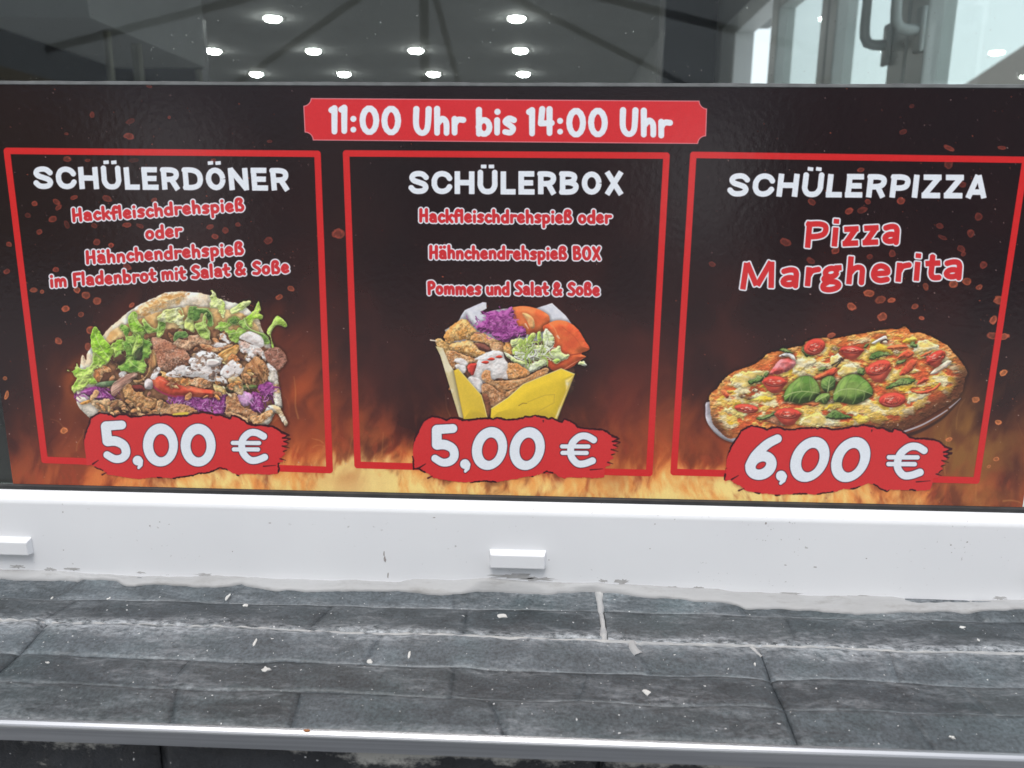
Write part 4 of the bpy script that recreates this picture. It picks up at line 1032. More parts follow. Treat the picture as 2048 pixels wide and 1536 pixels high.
    # the basil sprig
    def basil(pts, mid, side, c1=rgb(74, 112, 40), c2=rgb(120, 150, 66)):
        blob(pts, c1, c2, rag=.6, tex=.14, ts=5, dome=16, light=.65, shadow=.6, name=N, cs=22, edge=.25)
        for v in side:
            line(v, 1.6, rgb(52, 84, 30), .6, a=.55, soft=1.6)
            line([(a, b - 1.6) for a, b in v], 1.0, rgb(164, 184, 104), .5, a=.6, soft=1.2)
        line(mid, 1.3, rgb(172, 190, 112), .6, a=.85)
    basil(D(1220, 270, 1230, 180, 1290, 80, 1380, 0, 1480, -60, 1600, -60, 1680, 0, 1730, 90, 1750, 180, 1700, 260, 1600, 310, 1450, 340, 1320, 310, 1240, 310), D(1225, 235, 1340, 185, 1480, 160, 1620, 170, 1740, 190),
          [D(1340, 185, 1310, 270, 1300, 310), D(1480, 165, 1380, 240, 1340, 310), D(1580, 170, 1480, 250, 1440, 330), D(1650, 180, 1610, 250, 1590, 300), D(1340, 180, 1350, 100, 1420, 20), D(1480, 160, 1460, 80, 1500, -40), D(1620, 165, 1600, 60, 1590, -50), D(1700, 180, 1690, 80, 1650, -20)])
    basil(E(35, 240, 60, 120, 130, 0, 230, -70, 360, -80, 470, -10, 550, 80, 575, 190, 480, 260, 380, 310, 290, 330, 160, 300, 60, 290), E(40, 190, 140, 130, 290, 115, 430, 140, 570, 190),
          [E(130, 130, 100, 230, 60, 290), E(220, 120, 200, 230, 150, 300), E(340, 120, 340, 240, 300, 325), E(440, 145, 460, 210, 440, 280), E(200, 110, 230, 20, 300, -60), E(350, 115, 420, 40, 470, 10), E(100, 150, 120, 60, 180, -20), E(470, 150, 510, 120, 545, 95)])
    basil(A(1760, 930, 1780, 860, 1850, 820, 1930, 815, 1970, 870, 1970, 960, 1940, 1010) + D(1900, 150, 1830, 170, 1770, 110), D(1850, 200, 1870, 110, 1880, 20) + A(1900, 830), [A(1870, 980, 1800, 940, 1770, 930), A(1880, 920, 1820, 880), A(1880, 970, 1940, 910, 1965, 890), D(1860, 130, 1790, 110), D(1865, 120, 1940, 80)], rgb(70, 104, 46))
    basil(D(1670, 310, 1700, 240, 1780, 190, 1870, 190, 1890, 240, 1850, 330, 1800, 345, 1740, 310), D(1690, 310, 1780, 250, 1870, 200), [D(1740, 280, 1740, 220), D(1800, 240, 1840, 300), D(1760, 260, 1800, 330)], rgb(64, 98, 44))
    line(E(1000, 700, 1240, 610, 1450, 495, 1590, 405), 1.8, rgb(186, 176, 180), 1.1)
    line(E(1620, 375, 1700, 310, 1770, 245), 1.5, rgb(170, 160, 164), .6)


def paint():
    background()
    embers()
    panel_frames()
    doner()
    boxmeal()
    pizza()
    for k in ("doner_picture", "box_picture", "pizza_picture"):     # the food photos are printed lighter than the dark ground
        m = MASKS[k][..., None]
        IMG[:] = IMG ** (1 - .16 * m)
    banner()
    price(0, 0, 0.0, '5', "a")
    price(656.5, 7.0, .105, '5', "b")
    price(1295.6, 28.8, .235, '6', "c", 1.085, 1.05)
    lettering()
    # the print's fine grain
    g = _rng.rand(TH // 2 + 1, TW // 2 + 1).astype(np.float32)
    g = np.repeat(np.repeat(g, 2, 0), 2, 1)[:TH, :TW]
    IMG[:] = np.clip(IMG * (1 + .03 * (g[..., None] - .5)) + .004 * (g[..., None] - .5), 0, 1)


paint()


# ================================================================ materials
def nodes(name):
    m = bpy.data.materials.new(name)
    m.use_nodes = True
    nt = m.node_tree
    return m, nt, nt.nodes["Principled BSDF"], nt.links.new


def noise(nt, scale, detail=4, rough=.55, vec=None, stretch=None):
    n = nt.nodes.new("ShaderNodeTexNoise")
    n.inputs["Scale"].default_value = scale
    n.inputs["Detail"].default_value = detail
    n.inputs["Roughness"].default_value = rough
    tc = nt.nodes.new("ShaderNodeTexCoord")
    src = tc.outputs["Object"]
    if stretch:
        mp = nt.nodes.new("ShaderNodeMapping")
        mp.inputs["Scale"].default_value = stretch
        nt.links.new(src, mp.inputs["Vector"])
        src = mp.outputs[0]
    nt.links.new(src, n.inputs["Vector"])
    return n.outputs["Fac"]


def ramp(nt, fac, *stops):
    r = nt.nodes.new("ShaderNodeValToRGB")
    e = r.color_ramp.elements
    while len(e) < len(stops):
        e.new(0.5)
    for q, (p, c) in zip(e, stops):
        q.position = p
        q.color = (c, c, c, 1) if not isinstance(c, tuple) else (*c, 1)
    nt.links.new(fac, r.inputs[0])
    return r.outputs[0]


def mixc(nt, fac, a, b, mode="MIX"):
    m = nt.nodes.new("ShaderNodeMix")
    m.data_type = "RGBA"
    m.blend_type = mode
    for s, v in ((0, fac), (6, a), (7, b)):
        if isinstance(v, (int, float)):
            m.inputs[s].default_value = v
        elif isinstance(v, tuple):
            m.inputs[s].default_value = (*v, 1)
        else:
            nt.links.new(v, m.inputs[s])
    return m.outputs[2]


def bump(nt, h, strength, dist, bsdf):
    b = nt.nodes.new("ShaderNodeBump")
    b.inputs["Strength"].default_value = strength
    b.inputs["Distance"].default_value = dist
    nt.links.new(h, b.inputs["Height"])
    nt.links.new(b.outputs[0], bsdf.inputs["Normal"])


def simple(name, a, b=None, rough=.5, scale=20, metal=0.0, bmp=None, spec=.5, emit=None):
    m, nt, p, L = nodes(name)
    p.inputs["Roughness"].default_value = rough
    p.inputs["Metallic"].default_value = metal
    p.inputs["Specular IOR Level"].default_value = spec
    if b is None:
        b = tuple(c * .85 for c in a)
    L(mixc(nt, ramp(nt, noise(nt, scale), (.3, 0.), (.7, 1.)), a, b), p.inputs["Base Color"])
    if bmp:
        bump(nt, noise(nt, bmp[0]), bmp[1], bmp[2], p)
    if emit:
        p.inputs["Emission Color"].default_value = (*emit[0], 1)
        p.inputs["Emission Strength"].default_value = emit[1]
    return m


def pvc_material():
    m, nt, p, L = nodes("white_pvc")
    base = mixc(nt, ramp(nt, noise(nt, 9, 3), (.3, 0.), (.75, 1.)), (.80, .81, .825), (.76, .77, .79))
    # grime: fine specks, rubbed patches low down
    sp = ramp(nt, noise(nt, 330, 2, .5), (.68, 0.), (.73, 1.))
    pt = ramp(nt, noise(nt, 30, 3), (.5, 0.), (.7, 1.))
    k = nt.nodes.new("ShaderNodeMath")
    k.operation = "MULTIPLY"
    L(sp, k.inputs[0])
    L(pt, k.inputs[1])
    base = mixc(nt, k.outputs[0], base, (.42, .41, .40))
    L(base, p.inputs["Base Color"])
    p.inputs["Roughness"].default_value = .32
    bump(nt, noise(nt, 130, 2), .04, .001, p)
    return m


def slate_material():
    m, nt, p, L = nodes("riven_slate")
    oi = nt.nodes.new("ShaderNodeAttribute")
    oi.attribute_name = "tone"
    tone = ramp(nt, oi.outputs["Fac"], (0., (.041, .050, .057)), (.35, (.055, .065, .071)), (.7, (.074, .089, .100)), (1., (.088, .104, .116)))
    n1 = ramp(nt, noise(nt, 30, 8, .72, stretch=(.8, 1.2, 1)), (.28, .52), (.72, 1.40))
    col = mixc(nt, 1.0, tone, n1, "MULTIPLY")
    n2 = ramp(nt, noise(nt, 420, 3, .6), (.32, .62), (.72, 1.45))
    col = mixc(nt, 1.0, col, n2, "MULTIPLY")
    grn = ramp(nt, noise(nt, 13, 3), (.5, 0.), (.7, 1.))
    col = mixc(nt, grn, col, mixc(nt, 1.0, col, (.95, 1.04, 1.02), "MULTIPLY"))
    # cement haze: thin white film smeared along the joints
    at = nt.nodes.new("ShaderNodeAttribute")
    at.attribute_name = "joint"
    sm = noise(nt, 22, 9, .76, stretch=(.45, 1.5, 1))
    ad = nt.nodes.new("ShaderNodeMath")
    ad.operation = "MULTIPLY_ADD"
    L(at.outputs["Fac"], ad.inputs[0])
    ad.inputs[1].default_value = .36
    L(sm, ad.inputs[2])
    film = ramp(nt, ad.outputs[0], (.52, 0.), (.64, .24), (.82, .68), (.95, 1.))
    fine = ramp(nt, noise(nt, 230, 5, .75, stretch=(.6, 1.2, 1)), (.38, .0), (.62, 1.))
    fm = nt.nodes.new("ShaderNodeMath")
    fm.operation = "MULTIPLY"
    L(film, fm.inputs[0])
    L(fine, fm.inputs[1])
    col = mixc(nt, fm.outputs[0], col, (.50, .53, .56))
    # plaster specks
    sp = ramp(nt, noise(nt, 430, 1, .3), (.775, 0.), (.79, 1.))
    col = mixc(nt, sp, col, (.52, .53, .53))
    L(col, p.inputs["Base Color"])
    p.inputs["Roughness"].default_value = .46
    p.inputs["Specular IOR Level"].default_value = .5
    h = mixc(nt, .5, noise(nt, 90, 6, .65, stretch=(.8, 1.2, 1)), noise(nt, 600, 3, .6))
    bump(nt, h, .5, .0012, p)
    return m


def steel_material():
    m, nt, p, L = nodes("brushed_steel")
    p.inputs["Metallic"].default_value = 1.0
    L(mixc(nt, ramp(nt, noise(nt, 14, 4, .6, stretch=(.3, 1, 30)), (.3, 0.), (.7, 1.)), (.50, .51, .53), (.34, .35, .37)), p.inputs["Base Color"])
    p.inputs["Roughness"].default_value = .36
    bump(nt, noise(nt, 60, 3, .6, stretch=(.04, 1, 22)), .12, .0004, p)
    return m


def glass_material(name, tint=(.92, .96, .945), rough=.0):
    m, nt, p, L = nodes(name)
    out = nt.nodes["Material Output"]
    tr = nt.nodes.new("ShaderNodeBsdfTransparent")
    tr.inputs[0].default_value = (*tint, 1)
    gl = nt.nodes.new("ShaderNodeBsdfGlossy")
    gl.inputs["Roughness"].default_value = rough
    lw = nt.nodes.new("ShaderNodeLayerWeight")   # Schlick's term, the same from both sides of the thin pane
    lw.inputs[0].default_value = 0.5
    pw = nt.nodes.new("ShaderNodeMath")
    pw.operation = "POWER"
    L(lw.outputs["Facing"], pw.inputs[0])
    pw.inputs[1].default_value = 5.0
    k = nt.nodes.new("ShaderNodeMath")
    k.operation = "MULTIPLY_ADD"
    L(pw.outputs[0], k.inputs[0])
    k.inputs[1].default_value = 0.9
    k.inputs[2].default_value = 0.045
    mx = nt.nodes.new("ShaderNodeMixShader")
    L(k.outputs[0], mx.inputs[0])
    L(tr.outputs[0], mx.inputs[1])
    L(gl.outputs[0], mx.inputs[2])
    dust = nt.nodes.new("ShaderNodeBsdfDiffuse")
    dust.inputs[0].default_value = (.7, .7, .68, 1)
    mx2 = nt.nodes.new("ShaderNodeMixShader")
    L(ramp(nt, noise(nt, 520, 2, .4), (.735, .004), (.80, .5)), mx2.inputs[0])
    L(mx.outputs[0], mx2.inputs[1])
    L(dust.outputs[0], mx2.inputs[2])
    L(mx2.outputs[0], out.inputs[0])
    return m


def print_material():
    img = bpy.data.images.new("poster_print", TW, TH)
    a = np.ones((TH, TW, 4), np.float32)
    a[..., :3] = IMG[::-1]
    img.pixels.foreach_set(a.ravel())
    img.update()
    img.pack()
    m, nt, p, L = nodes("glossy_print")
    t = nt.nodes.new("ShaderNodeTexImage")
    t.image = img
    t.extension = "EXTEND"
    t.interpolation = "Cubic"
    L(t.outputs[0], p.inputs["Base Color"])
    p.inputs["Roughness"].default_value = .17
    p.inputs["Specular IOR Level"].default_value = .55
    h = mixc(nt, .35, noise(nt, 190, 2, .5), noise(nt, 26, 2, .5))
    bump(nt, h, .10, .0016, p)
    return m


M_PVC = pvc_material()
M_SLATE = slate_material()
M_STEEL = steel_material()
M_PRINT = print_material()
M_GLASS = glass_material("window_glass")
M_SASH = simple("white_sash", (.84, .86, .86), (.78, .80, .80), .35, 8)
M_HANDLE = simple("grey_handle", (.72, .74, .74), (.66, .68, .68), .3, 20)
M_GASKET = simple("black_rubber", (.020, .020, .022), (.04, .04, .04), .6, 60)
M_MORTAR = simple("pale_mortar", (.44, .44, .43), (.30, .31, .32), .9, 90, bmp=(240, .8, .0012))
M_EDGE = simple("film_edge", (.20, .21, .21), (.12, .125, .125), .3, 60)
M_CHIP = simple("plaster_chip", (.62, .62, .60), (.48, .48, .46), .9, 200)


def caulk_material():
    m, nt, p, L = nodes("grey_sealant")
    c = mixc(nt, ramp(nt, noise(nt, 22, 5, .6, stretch=(.5, 1, 2)), (.3, 0.), (.7, 1.)), (.40, .405, .41), (.33, .33, .33))
    c = mixc(nt, ramp(nt, noise(nt, 60, 5, .75, stretch=(.4, 1, 1.5)), (.54, 0.), (.72, .85)), c, (.25, .245, .235))
    L(c, p.inputs["Base Color"])
    p.inputs["Roughness"].default_value = .55
    bump(nt, noise(nt, 120, 4, stretch=(.3, 1, 1)), .5, .0012, p)
    return m


M_CAULK = caulk_material()


# ================================================================ building helpers
def link(name, me, mat, parent=None):
    o = bpy.data.objects.new(name, me)
    C.objects.link(o)
    if mat is not None and not me.materials:
        me.materials.append(mat)
    if parent is not None:
        o.parent = parent
    return o


def empty(name, loc=(0, 0, 0)):
    o = bpy.data.objects.new(name, None)
    o.empty_display_size = .05
    o.location = loc
    C.objects.link(o)
    return o


def tag(o, label=None, cat=None, group=None, kind=None):
    for k, v in (("label", label), ("category", cat), ("group", group), ("kind", kind)):
        if v:
            o[k] = v
    return o


def from_bm(name, bm, mat, parent=None, smooth_=False, origin=None):
    bmesh.ops.recalc_face_normals(bm, faces=bm.faces)
    me = bpy.data.meshes.new(name)
    if origin is None and parent is not None:
        origin = parent.matrix_basis.translation
    if origin is not None:
        bmesh.ops.translate(bm, verts=bm.verts, vec=-Vector(origin))
    bm.to_mesh(me)
    bm.free()
    if smooth_:
        me.polygons.foreach_set("use_smooth", [True] * len(me.polygons))
    return link(name, me, mat, parent)


def box(bm, x0, x1, y0, y1, z0, z1, bev=0.0, seg=2):
    r = bmesh.ops.create_cube(bm, size=1.0)
    for v in r["verts"]:
        v.co = Vector(((x0 + x1) / 2 + v.co.x * (x1 - x0), (y0 + y1) / 2 + v.co.y * (y1 - y0), (z0 + z1) / 2 + v.co.z * (z1 - z0)))
    if bev:
        es = {e for v in r["verts"] for e in v.link_edges}
        bmesh.ops.bevel(bm, geom=list(es), offset=bev, segments=seg, affect="EDGES", profile=.6)


def boxo(name, mat, parent, *a, bev=0.0, seg=2):
    bm = bmesh.new()
    box(bm, *a, bev=bev, seg=seg)
    return from_bm(name, bm, mat, parent)


def tube(bm, pts, r, n=12, cap=True):
    pts = [Vector(p) for p in pts]
    rings = []
    for i, p in enumerate(pts):
        t = (pts[min(i + 1, len(pts) - 1)] - pts[max(i - 1, 0)]).normalized()
        u = t.orthogonal().normalized() if i == 0 else (u - t * u.dot(t)).normalized()
        w = t.cross(u)
        rr = r[i] if isinstance(r, (list, tuple)) else r
        rings.append([bm.verts.new(p + (u * math.cos(k * 6.28318 / n) + w * math.sin(k * 6.28318 / n)) * rr) for k in range(n)])
    for a, b in zip(rings[:-1], rings[1:]):
        for k in range(n):
            bm.faces.new((a[k], a[(k + 1) % n], b[(k + 1) % n], b[k]))
    if cap:
        bm.faces.new(rings[0][::-1])
        bm.faces.new(rings[-1])


def extrude_profile(name, prof, x0, x1, mat, parent, bev=0.0, smooth_=False):
    """closed (y, z) outline swept along x"""
    bm = bmesh.new()
    a = [bm.verts.new((x0, y, z)) for y, z in prof]
    b = [bm.verts.new((x1, y, z)) for y, z in prof]
    n = len(prof)
    for i in range(n):
        bm.faces.new((a[i], a[(i + 1) % n], b[(i + 1) % n], b[i]))
    bm.faces.new(a[::-1])
    bm.faces.new(b)
    if bev:
        es = [e for e in bm.edges if abs(e.verts[0].co.x - e.verts[1].co.x) > .01]
        bmesh.ops.bevel(bm, geom=es, offset=bev, segments=3, affect="EDGES", profile=.5)
    o = from_bm(name, bm, mat, parent)
    if smooth_:
        for f in o.data.polygons:
            f.use_smooth = abs(f.normal.x) < .5
    return o


# ================================================================ the setting
M_PAVE = simple("paving", (.36, .36, .36), (.29, .29, .29), .8, 3, bmp=(40, .3, .004))
bm = bmesh.new()
box(bm, -120, 120, -150, -.25, -.3, 0)
o = from_bm("pavement", bm, M_PAVE)
tag(o, kind="structure")
tag(boxo("yard", M_PAVE, None, 1.2, 120, -.2495, 150, -.3, -.002), kind="structure")

# ---------------------------------------------------------------- the window with its bottom rail
WX0, WX1 = -.95, 1.02
Y_FACE = -.0125
z_of = lambda Y, y0, X=1024: on_y(X, Y, y0)[2]
win = empty("shop_window", (0, 0, PZ0 - .006))
tag(win, "wide shop window pane in a white plastic frame above the slate sill", "window")
Z_G0 = PZ0 - .0012                              # top of the rubber line
Z_B0 = Z_G0 - .0026                             # top of the bead
Z_BK = z_of(1027, Y_FACE)                       # where the slope breaks to the upright face
Z_FB = z_of(1176, Y_FACE)                       # foot of the face
boxo("glass_pane", M_GLASS, win, WX0, WX1, .0004, .0044, PZ0 - .012, 2.42)
extrude_profile("gasket", [(-.0035, Z_G0), (-.0005, Z_G0 + .0012), (0.0002, Z_G0 - .004), (-.0035, Z_G0 - .004)], WX0, WX1, M_GASKET, win)
rail = [(-.0030, Z_B0 - .0003), (-.0046, Z_B0 - .0006), (-.0056, Z_B0 - .0016), (Y_FACE + .0012, Z_BK + .0022), (Y_FACE, Z_BK - .0008), (Y_FACE, Z_FB - .02), (.0120, Z_FB - .02), (.0120, Z_B0 - .0003)]
extrude_profile("bottom_rail", rail, WX0, WX1, M_PVC, win, bev=.0011, smooth_=False)
o = boxo("side_rail", M_PVC, win, WX1 + .0005, WX1 + .09, Y_FACE, .06, Z_FB - .02, 2.42, bev=.002)
o = boxo("side_rail", M_PVC, win, WX0 - .09, WX0 - .0005, Y_FACE, .06, Z_FB - .02, 2.42, bev=.002)
boxo("top_rail", M_PVC, win, WX0 - .09, WX1 + .09, Y_FACE, .06, 2.4205, 2.5, bev=.002)


def drain_cap(cx, zc, w, h):
    bm = bmesh.new()
    d = .0058
    yb, yf = Y_FACE + .0002, Y_FACE - d
    z0, z1 = zc - h / 2, zc + h / 2
    i = .0026                                    # the front is smaller than the foot: sloped flanks
    b = [bm.verts.new((cx + sx * w / 2, yb, z)) for sx, z in ((-1, z0), (1, z0), (1, z1), (-1, z1))]
    f = [bm.verts.new((cx + sx * (w / 2 - i * .55), yf, z)) for sx, z in ((-1, z0 + .0006), (1, z0 + .0006), (1, z1 - i * 1.1), (-1, z1 - i * 1.1))]
    for k in range(4):
        bm.faces.new((b[k], b[(k + 1) % 4], f[(k + 1) % 4], f[k]))
    bm.faces.new(f)
    bm.faces.new(b[::-1])
    bmesh.ops.bevel(bm, geom=[e for e in bm.edges], offset=.0008, segments=2, affect="EDGES", profile=.6)
    return from_bm("drain_cap", bm, M_PVC, win)


_a, _b = on_y(978, 1106, Y_FACE - .004), on_y(1092, 1140, Y_FACE - .0058)
cw, cx0 = _b[0] - _a[0], (_a[0] + _b[0]) / 2
chh = on_y(1034, 1102, Y_FACE - .003)[2] - on_y(1034, 1139, Y_FACE - .0058)[2]
czz = (on_y(1034, 1102, Y_FACE - .003)[2] + on_y(1034, 1139, Y_FACE - .0058)[2]) / 2
drain_cap(cx0, czz, cw, chh)
drain_cap(on_y(60, 1097, Y_FACE - .004)[0] - cw / 2, czz, cw, chh)
drain_cap(on_y(2060, 1160, Y_FACE - .004)[0] + cw / 2, czz, cw, chh)

# rubbed and dirty places on the face of the rail
M_GRIME = simple("brown_grime", (.36, .35, .34), (.50, .50, .50), .7, 160)
M_SCUFF = simple("dark_scuff", (.30, .26, .25), (.42, .40, .39), .7, 300)
for i, (X, Y, a, b, m) in enumerate(((1030, 1152, 46, 7, 0), (1075, 1158, 34, 4, 0), (35, 1133, 14, 4, 0), (100, 1138, 12, 4, 0), (145, 1138, 18, 4, 0), (283, 1145, 12, 2, 0), (410, 1149, 20, 3, 0), (1206, 1162, 8, 4, 0), (1247, 1163, 15, 5, 0), (1345, 1174, 10, 2, 0),
                                     (1395, 1175, 10, 2, 0), (1580, 1187, 26, 2, 0), (1725, 1193, 38, 3, 0), (2000, 1196, 14, 4, 0), (768, 1107, 1.6, 6, 1), (770, 1119, 3, 7, 1), (776, 1150, 1.6, 7, 1), (868, 1035, 3, 1.2, 1), (1532, 1043, 2, 3, 1), (1310, 1048, 1.6, 1.2, 1), (540, 1046, 3, 1, 1),
                                     (300, 1052, 2, 1.6, 1), (126, 1024, 1.5, 1.2, 1), (1098, 1120, 1.4, 1.2, 1), (1733, 1117, 2, 1.2, 1), (1630, 1134, 4, 1.2, 1), (1571, 1130, 3, 1, 1), (1934, 1084, 2, 1.4, 1), (1902, 1090, 2, 1.4, 1), (127, 1100, 2.2, 1.2, 1), (465, 1103, 1.5, 1.2, 1), (1300, 1097, 1.5, 1.2, 1))):
    q = np.random.RandomState(60 + i)
    c = on_y(X, Y, Y_FACE)
    if c[2] > Z_BK - .003:
        c[2] = Z_BK - .003 - .006 * q.rand()
    bm = bmesh.new()
    n = 22 if m == 0 else 9
    ring = []
    for k in range(n):
        w = k * math.tau / n
        r = .45 + 1.0 * q.rand() if m == 0 else .6 + .6 * q.rand()
        ring.append((c[0] + a * r * .00039 * math.cos(w), c[2] + b * r * .00039 * math.sin(w)))
    f = [bm.verts.new((x, Y_FACE - .00012, z)) for x, z in ring]
    bk = [bm.verts.new((x, Y_FACE + .0002, z)) for x, z in ring]
    bm.faces.new(f)
    for k in range(n):
        bm.faces.new((f[k], bk[k], bk[(k + 1) % n], f[(k + 1) % n]))
    from_bm("grime_mark", bm, (M_GRIME, M_SCUFF)[m], win)

# ---------------------------------------------------------------- the sloping slate sill
SL = math.radians(5.1)
LP = np.array([0, Y_FACE, Z_FB])
LN = np.array([0, -math.sin(SL), math.cos(SL)])
LT = np.array([0, -math.cos(SL), -math.sin(SL)])


def xt(X, Y):
    p = on_plane(X, Y, LP, LN)
    return p[0], float(np.dot(p - LP, LT))


def edge_line(*v):
    q = [xt(v[i], v[i + 1]) for i in range(0, len(v), 2)]
    a = np.polyfit([p[0] for p in q], [p[1] for p in q], 1)
    return lambda x: a[0] * x + a[1]


E_MID = edge_line(0, 1195, 444, 1199, 1024, 1218, 1500, 1228, 2048, 1243)
E_GRT = edge_line(90, 1251, 400, 1254, 1024, 1269, 1516, 1294, 2048, 1311)
E_F1 = edge_line(0, 1303, 300, 1313, 700, 1326, 1024, 1334, 1500, 1351, 2048, 1373)
E_F2 = edge_line(0, 1371, 350, 1381, 700, 1387, 1024, 1397, 1300, 1410, 1570, 1421, 1970, 1438)
T_FRONT = np.mean([xt(X, Y)[1] for X, Y in ((0, 1436), (512, 1455), (1024, 1474), (1536, 1497), (2048, 1519))])
E_0 = lambda x: 0.0
E_9 = lambda x: T_FRONT - .0012
XL, XR = -.62, .70
JR = xt(1205, 1235)[0]                           # mortar joint of the rear row
JL, JM = xt(45, 1296)[0], xt(1557, 1390)[0]      # butt joints of the front row
ledge = empty("slate_sill", (0, float(LP[1]), float(LP[2])))
tag(ledge, "sloping window sill of dark split slate strips with white mortar smears", "window sill")
_hn = np.random.RandomState(21)


TOPS = []
TONE = {E_0: .72, E_MID: .18, E_GRT: .78, E_F1: .22, E_F2: .5}
WOB = {}


def slate(xa, xb, ea, eb, lift, seedv, tilt=0.0, ja=0.0, jb=0.0, ga=0, gb=0, open_a=False, open_b=False):
    """one split stone, tight against its neighbours in the tile; ja, jb: slant of its ends; ga, gb: mortar close to its rear / front edge"""
    nx, nt = max(10, int((xb - xa) / .005)), 10
    bm = bmesh.new()
    lay = bm.verts.layers.float.new("joint")
    lat = bm.verts.layers.float.new("tone")
    g = []
    tn = min(1, max(0, TONE[ea] + .45 * (np.random.RandomState(seedv).rand() - .5)))
    u = np.linspace(0, 1, nx + 1)
    wv = lambda e, x: 0.0 if e in (E_0, E_9) else (float(fbm(np.float32(x * 26), np.float32(WOB.setdefault(e, len(WOB) * 3.7)), 5, 4)) - .5) * .0052
    for i in range(nx + 1):
        for j in range(nt + 1):
            v = j / nt
            x = (xa + ja * (v - .5)) * (1 - u[i]) + (xb + jb * (v - .5)) * u[i]
            t0, t1 = ea(x) + wv(ea, x), eb(x) + wv(eb, x)
            t = t0 + (t1 - t0) * v
            n = float(fbm(np.float32(x * 16), np.float32(t * 42), 40, 4)) - .5
            m = float(fbm(np.float32(x * 70), np.float32(t * 150), seedv + 41, 4)) - .5
            f = float(fbm(np.float32(x * 24), np.float32(t * 70), seedv + 47, 3)) - .5
            ex = min((x - xa) if open_a else 9, (xb - x) if open_b else 9)
            ey = min((t - t0) if ea is E_GRT else 9, (t1 - t) if eb in (E_GRT, E_9) else 9)
            sd_ = min(v, 1 - v) * (t1 - t0)
            en = min(u[i], 1 - u[i]) * (xb - xa)
            fade = min(1.0, (sd_ / .0035) if not (ea is E_GRT and v < .5) else 1.0) * min(1.0, max(en, 0) / .004)
            h = .0022 * n + (lift + .0028 * m + .0026 * f) * fade + RIDGE[ea][0] * (1 - v) + RIDGE[ea][1] * v - .0016 * max(0, 1 - ex / .0025) - .0010 * max(0, 1 - ey / .002)
            p = LP + np.array([x, 0, 0]) + LT * t + LN * h
            q = bm.verts.new(p)
            TOPS.append((p[0], p[1], p[2]))
            q[lat] = tn
            q[lay] = max(ga * math.exp(-(t - t0) / .007), gb * math.exp(-(t1 - t) / .007), .8 * math.exp(-abs(x - JR) / .007) if ea in (E_0, E_MID) else 0)
            g.append(q)
    R_ = nt + 1
    for i in range(nx):
        for j in range(nt):
            bm.faces.new((g[i * R_ + j], g[i * R_ + j + 1], g[(i + 1) * R_ + j + 1], g[(i + 1) * R_ + j]))
    rim = [g[i * R_] for i in range(nx + 1)] + [g[nx * R_ + j] for j in range(1, R_)] + [g[i * R_ + nt] for i in range(nx - 1, -1, -1)] + [g[j] for j in range(nt - 1, 0, -1)]
    low = [bm.verts.new(v.co - Vector(LN) * .009) for v in rim]
    for k in range(len(rim)):
        k2 = (k + 1) % len(rim)
        bm.faces.new((rim[k], low[k], low[k2], rim[k2]))
    bm.faces.new(low)
    o = from_bm("stone", bm, M_SLATE, ledge)
    for f in o.data.polygons:
        f.use_smooth = len(f.vertices) == 4
    return o


xj = lambda *v: [xt(v[i], v[i + 1])[0] for i in range(0, len(v), 2)]
rows = (
    (E_0, E_MID, [XL - .1] + xj(128, 1188, 466, 1188, 905, 1200) + [JR - .0022], .55, .35),
    (E_0, E_MID, [JR + .0022] + xj(1480, 1212, 1960, 1230) + [XR], .7, .3),
    (E_MID, E_GRT, [XL - .1] + xj(118, 1222, 640, 1238, 930, 1246) + [JR - .0022], .15, 1.0),
    (E_MID, E_GRT, [JR + .0022] + xj(1585, 1268) + [XR], .3, 1.25),
    (E_GRT, E_F1, [XL - .1, JL, ] + xj(745, 1300, 1284, 1318) + [JM], 1.0, .25),
    (E_GRT, E_F1, [JM] + xj(1800, 1350) + [XR], 1.05, .3),
    (E_F1, E_F2, [XL - .1, JL] + xj(355, 1350, 905, 1366, 1166, 1376) + [JM], .2, .2),
    (E_F1, E_F2, [JM] + xj(1960, 1405) + [XR], .25, .4),
    (E_F2, E_9, [XL - .1, JL] + xj(350, 1410, 592, 1420, 995, 1440) + [JM], .25, .35),
    (E_F2, E_9, [JM] + xj(1850, 1480) + [XR], .35, .3),
)
k = 0
RIDGE = {E_0: (.0006, -.0016), E_MID: (-.0016, .0010), E_GRT: (.0012, -.0018), E_F1: (-.0018, .0010), E_F2: (.0010, -.0012)}
for ea, eb, xs, ga, gb in rows:
    sl_ = [0.0 if x in (JL, JM) or i in (0, len(xs) - 1) else (_hn.rand() - .5) * .030 for i, x in enumerate(xs)]
    for i in range(len(xs) - 1):
        xa, xb = xs[i], xs[i + 1]
        k += 1
        oa, ob = xa in (JL, JM), xb in (JL, JM)
        slate(xa + (.00045 if oa else 0), xb - (.00045 if ob else 0), ea, eb, (_hn.rand() - .5) * .0026, 300 + 7 * k, 0, sl_[i], sl_[i + 1], ga, gb, oa, ob)
TOPS = np.array(TOPS)


def top_at(x, y):
    d = (TOPS[:, 0] - x) ** 2 + (TOPS[:, 1] - y) ** 2
    return TOPS[int(np.argmin(d))][2]


# the bed under the stones and the mortar in its joints
o = boxo("mortar_bed", simple("sill_bed", (.16, .16, .16), (.12, .12, .12), .9, 30), ledge, XL - .1, XR, Y_FACE - T_FRONT + .0145, Y_FACE - .0005, Z_FB - .11, Z_FB - .028)


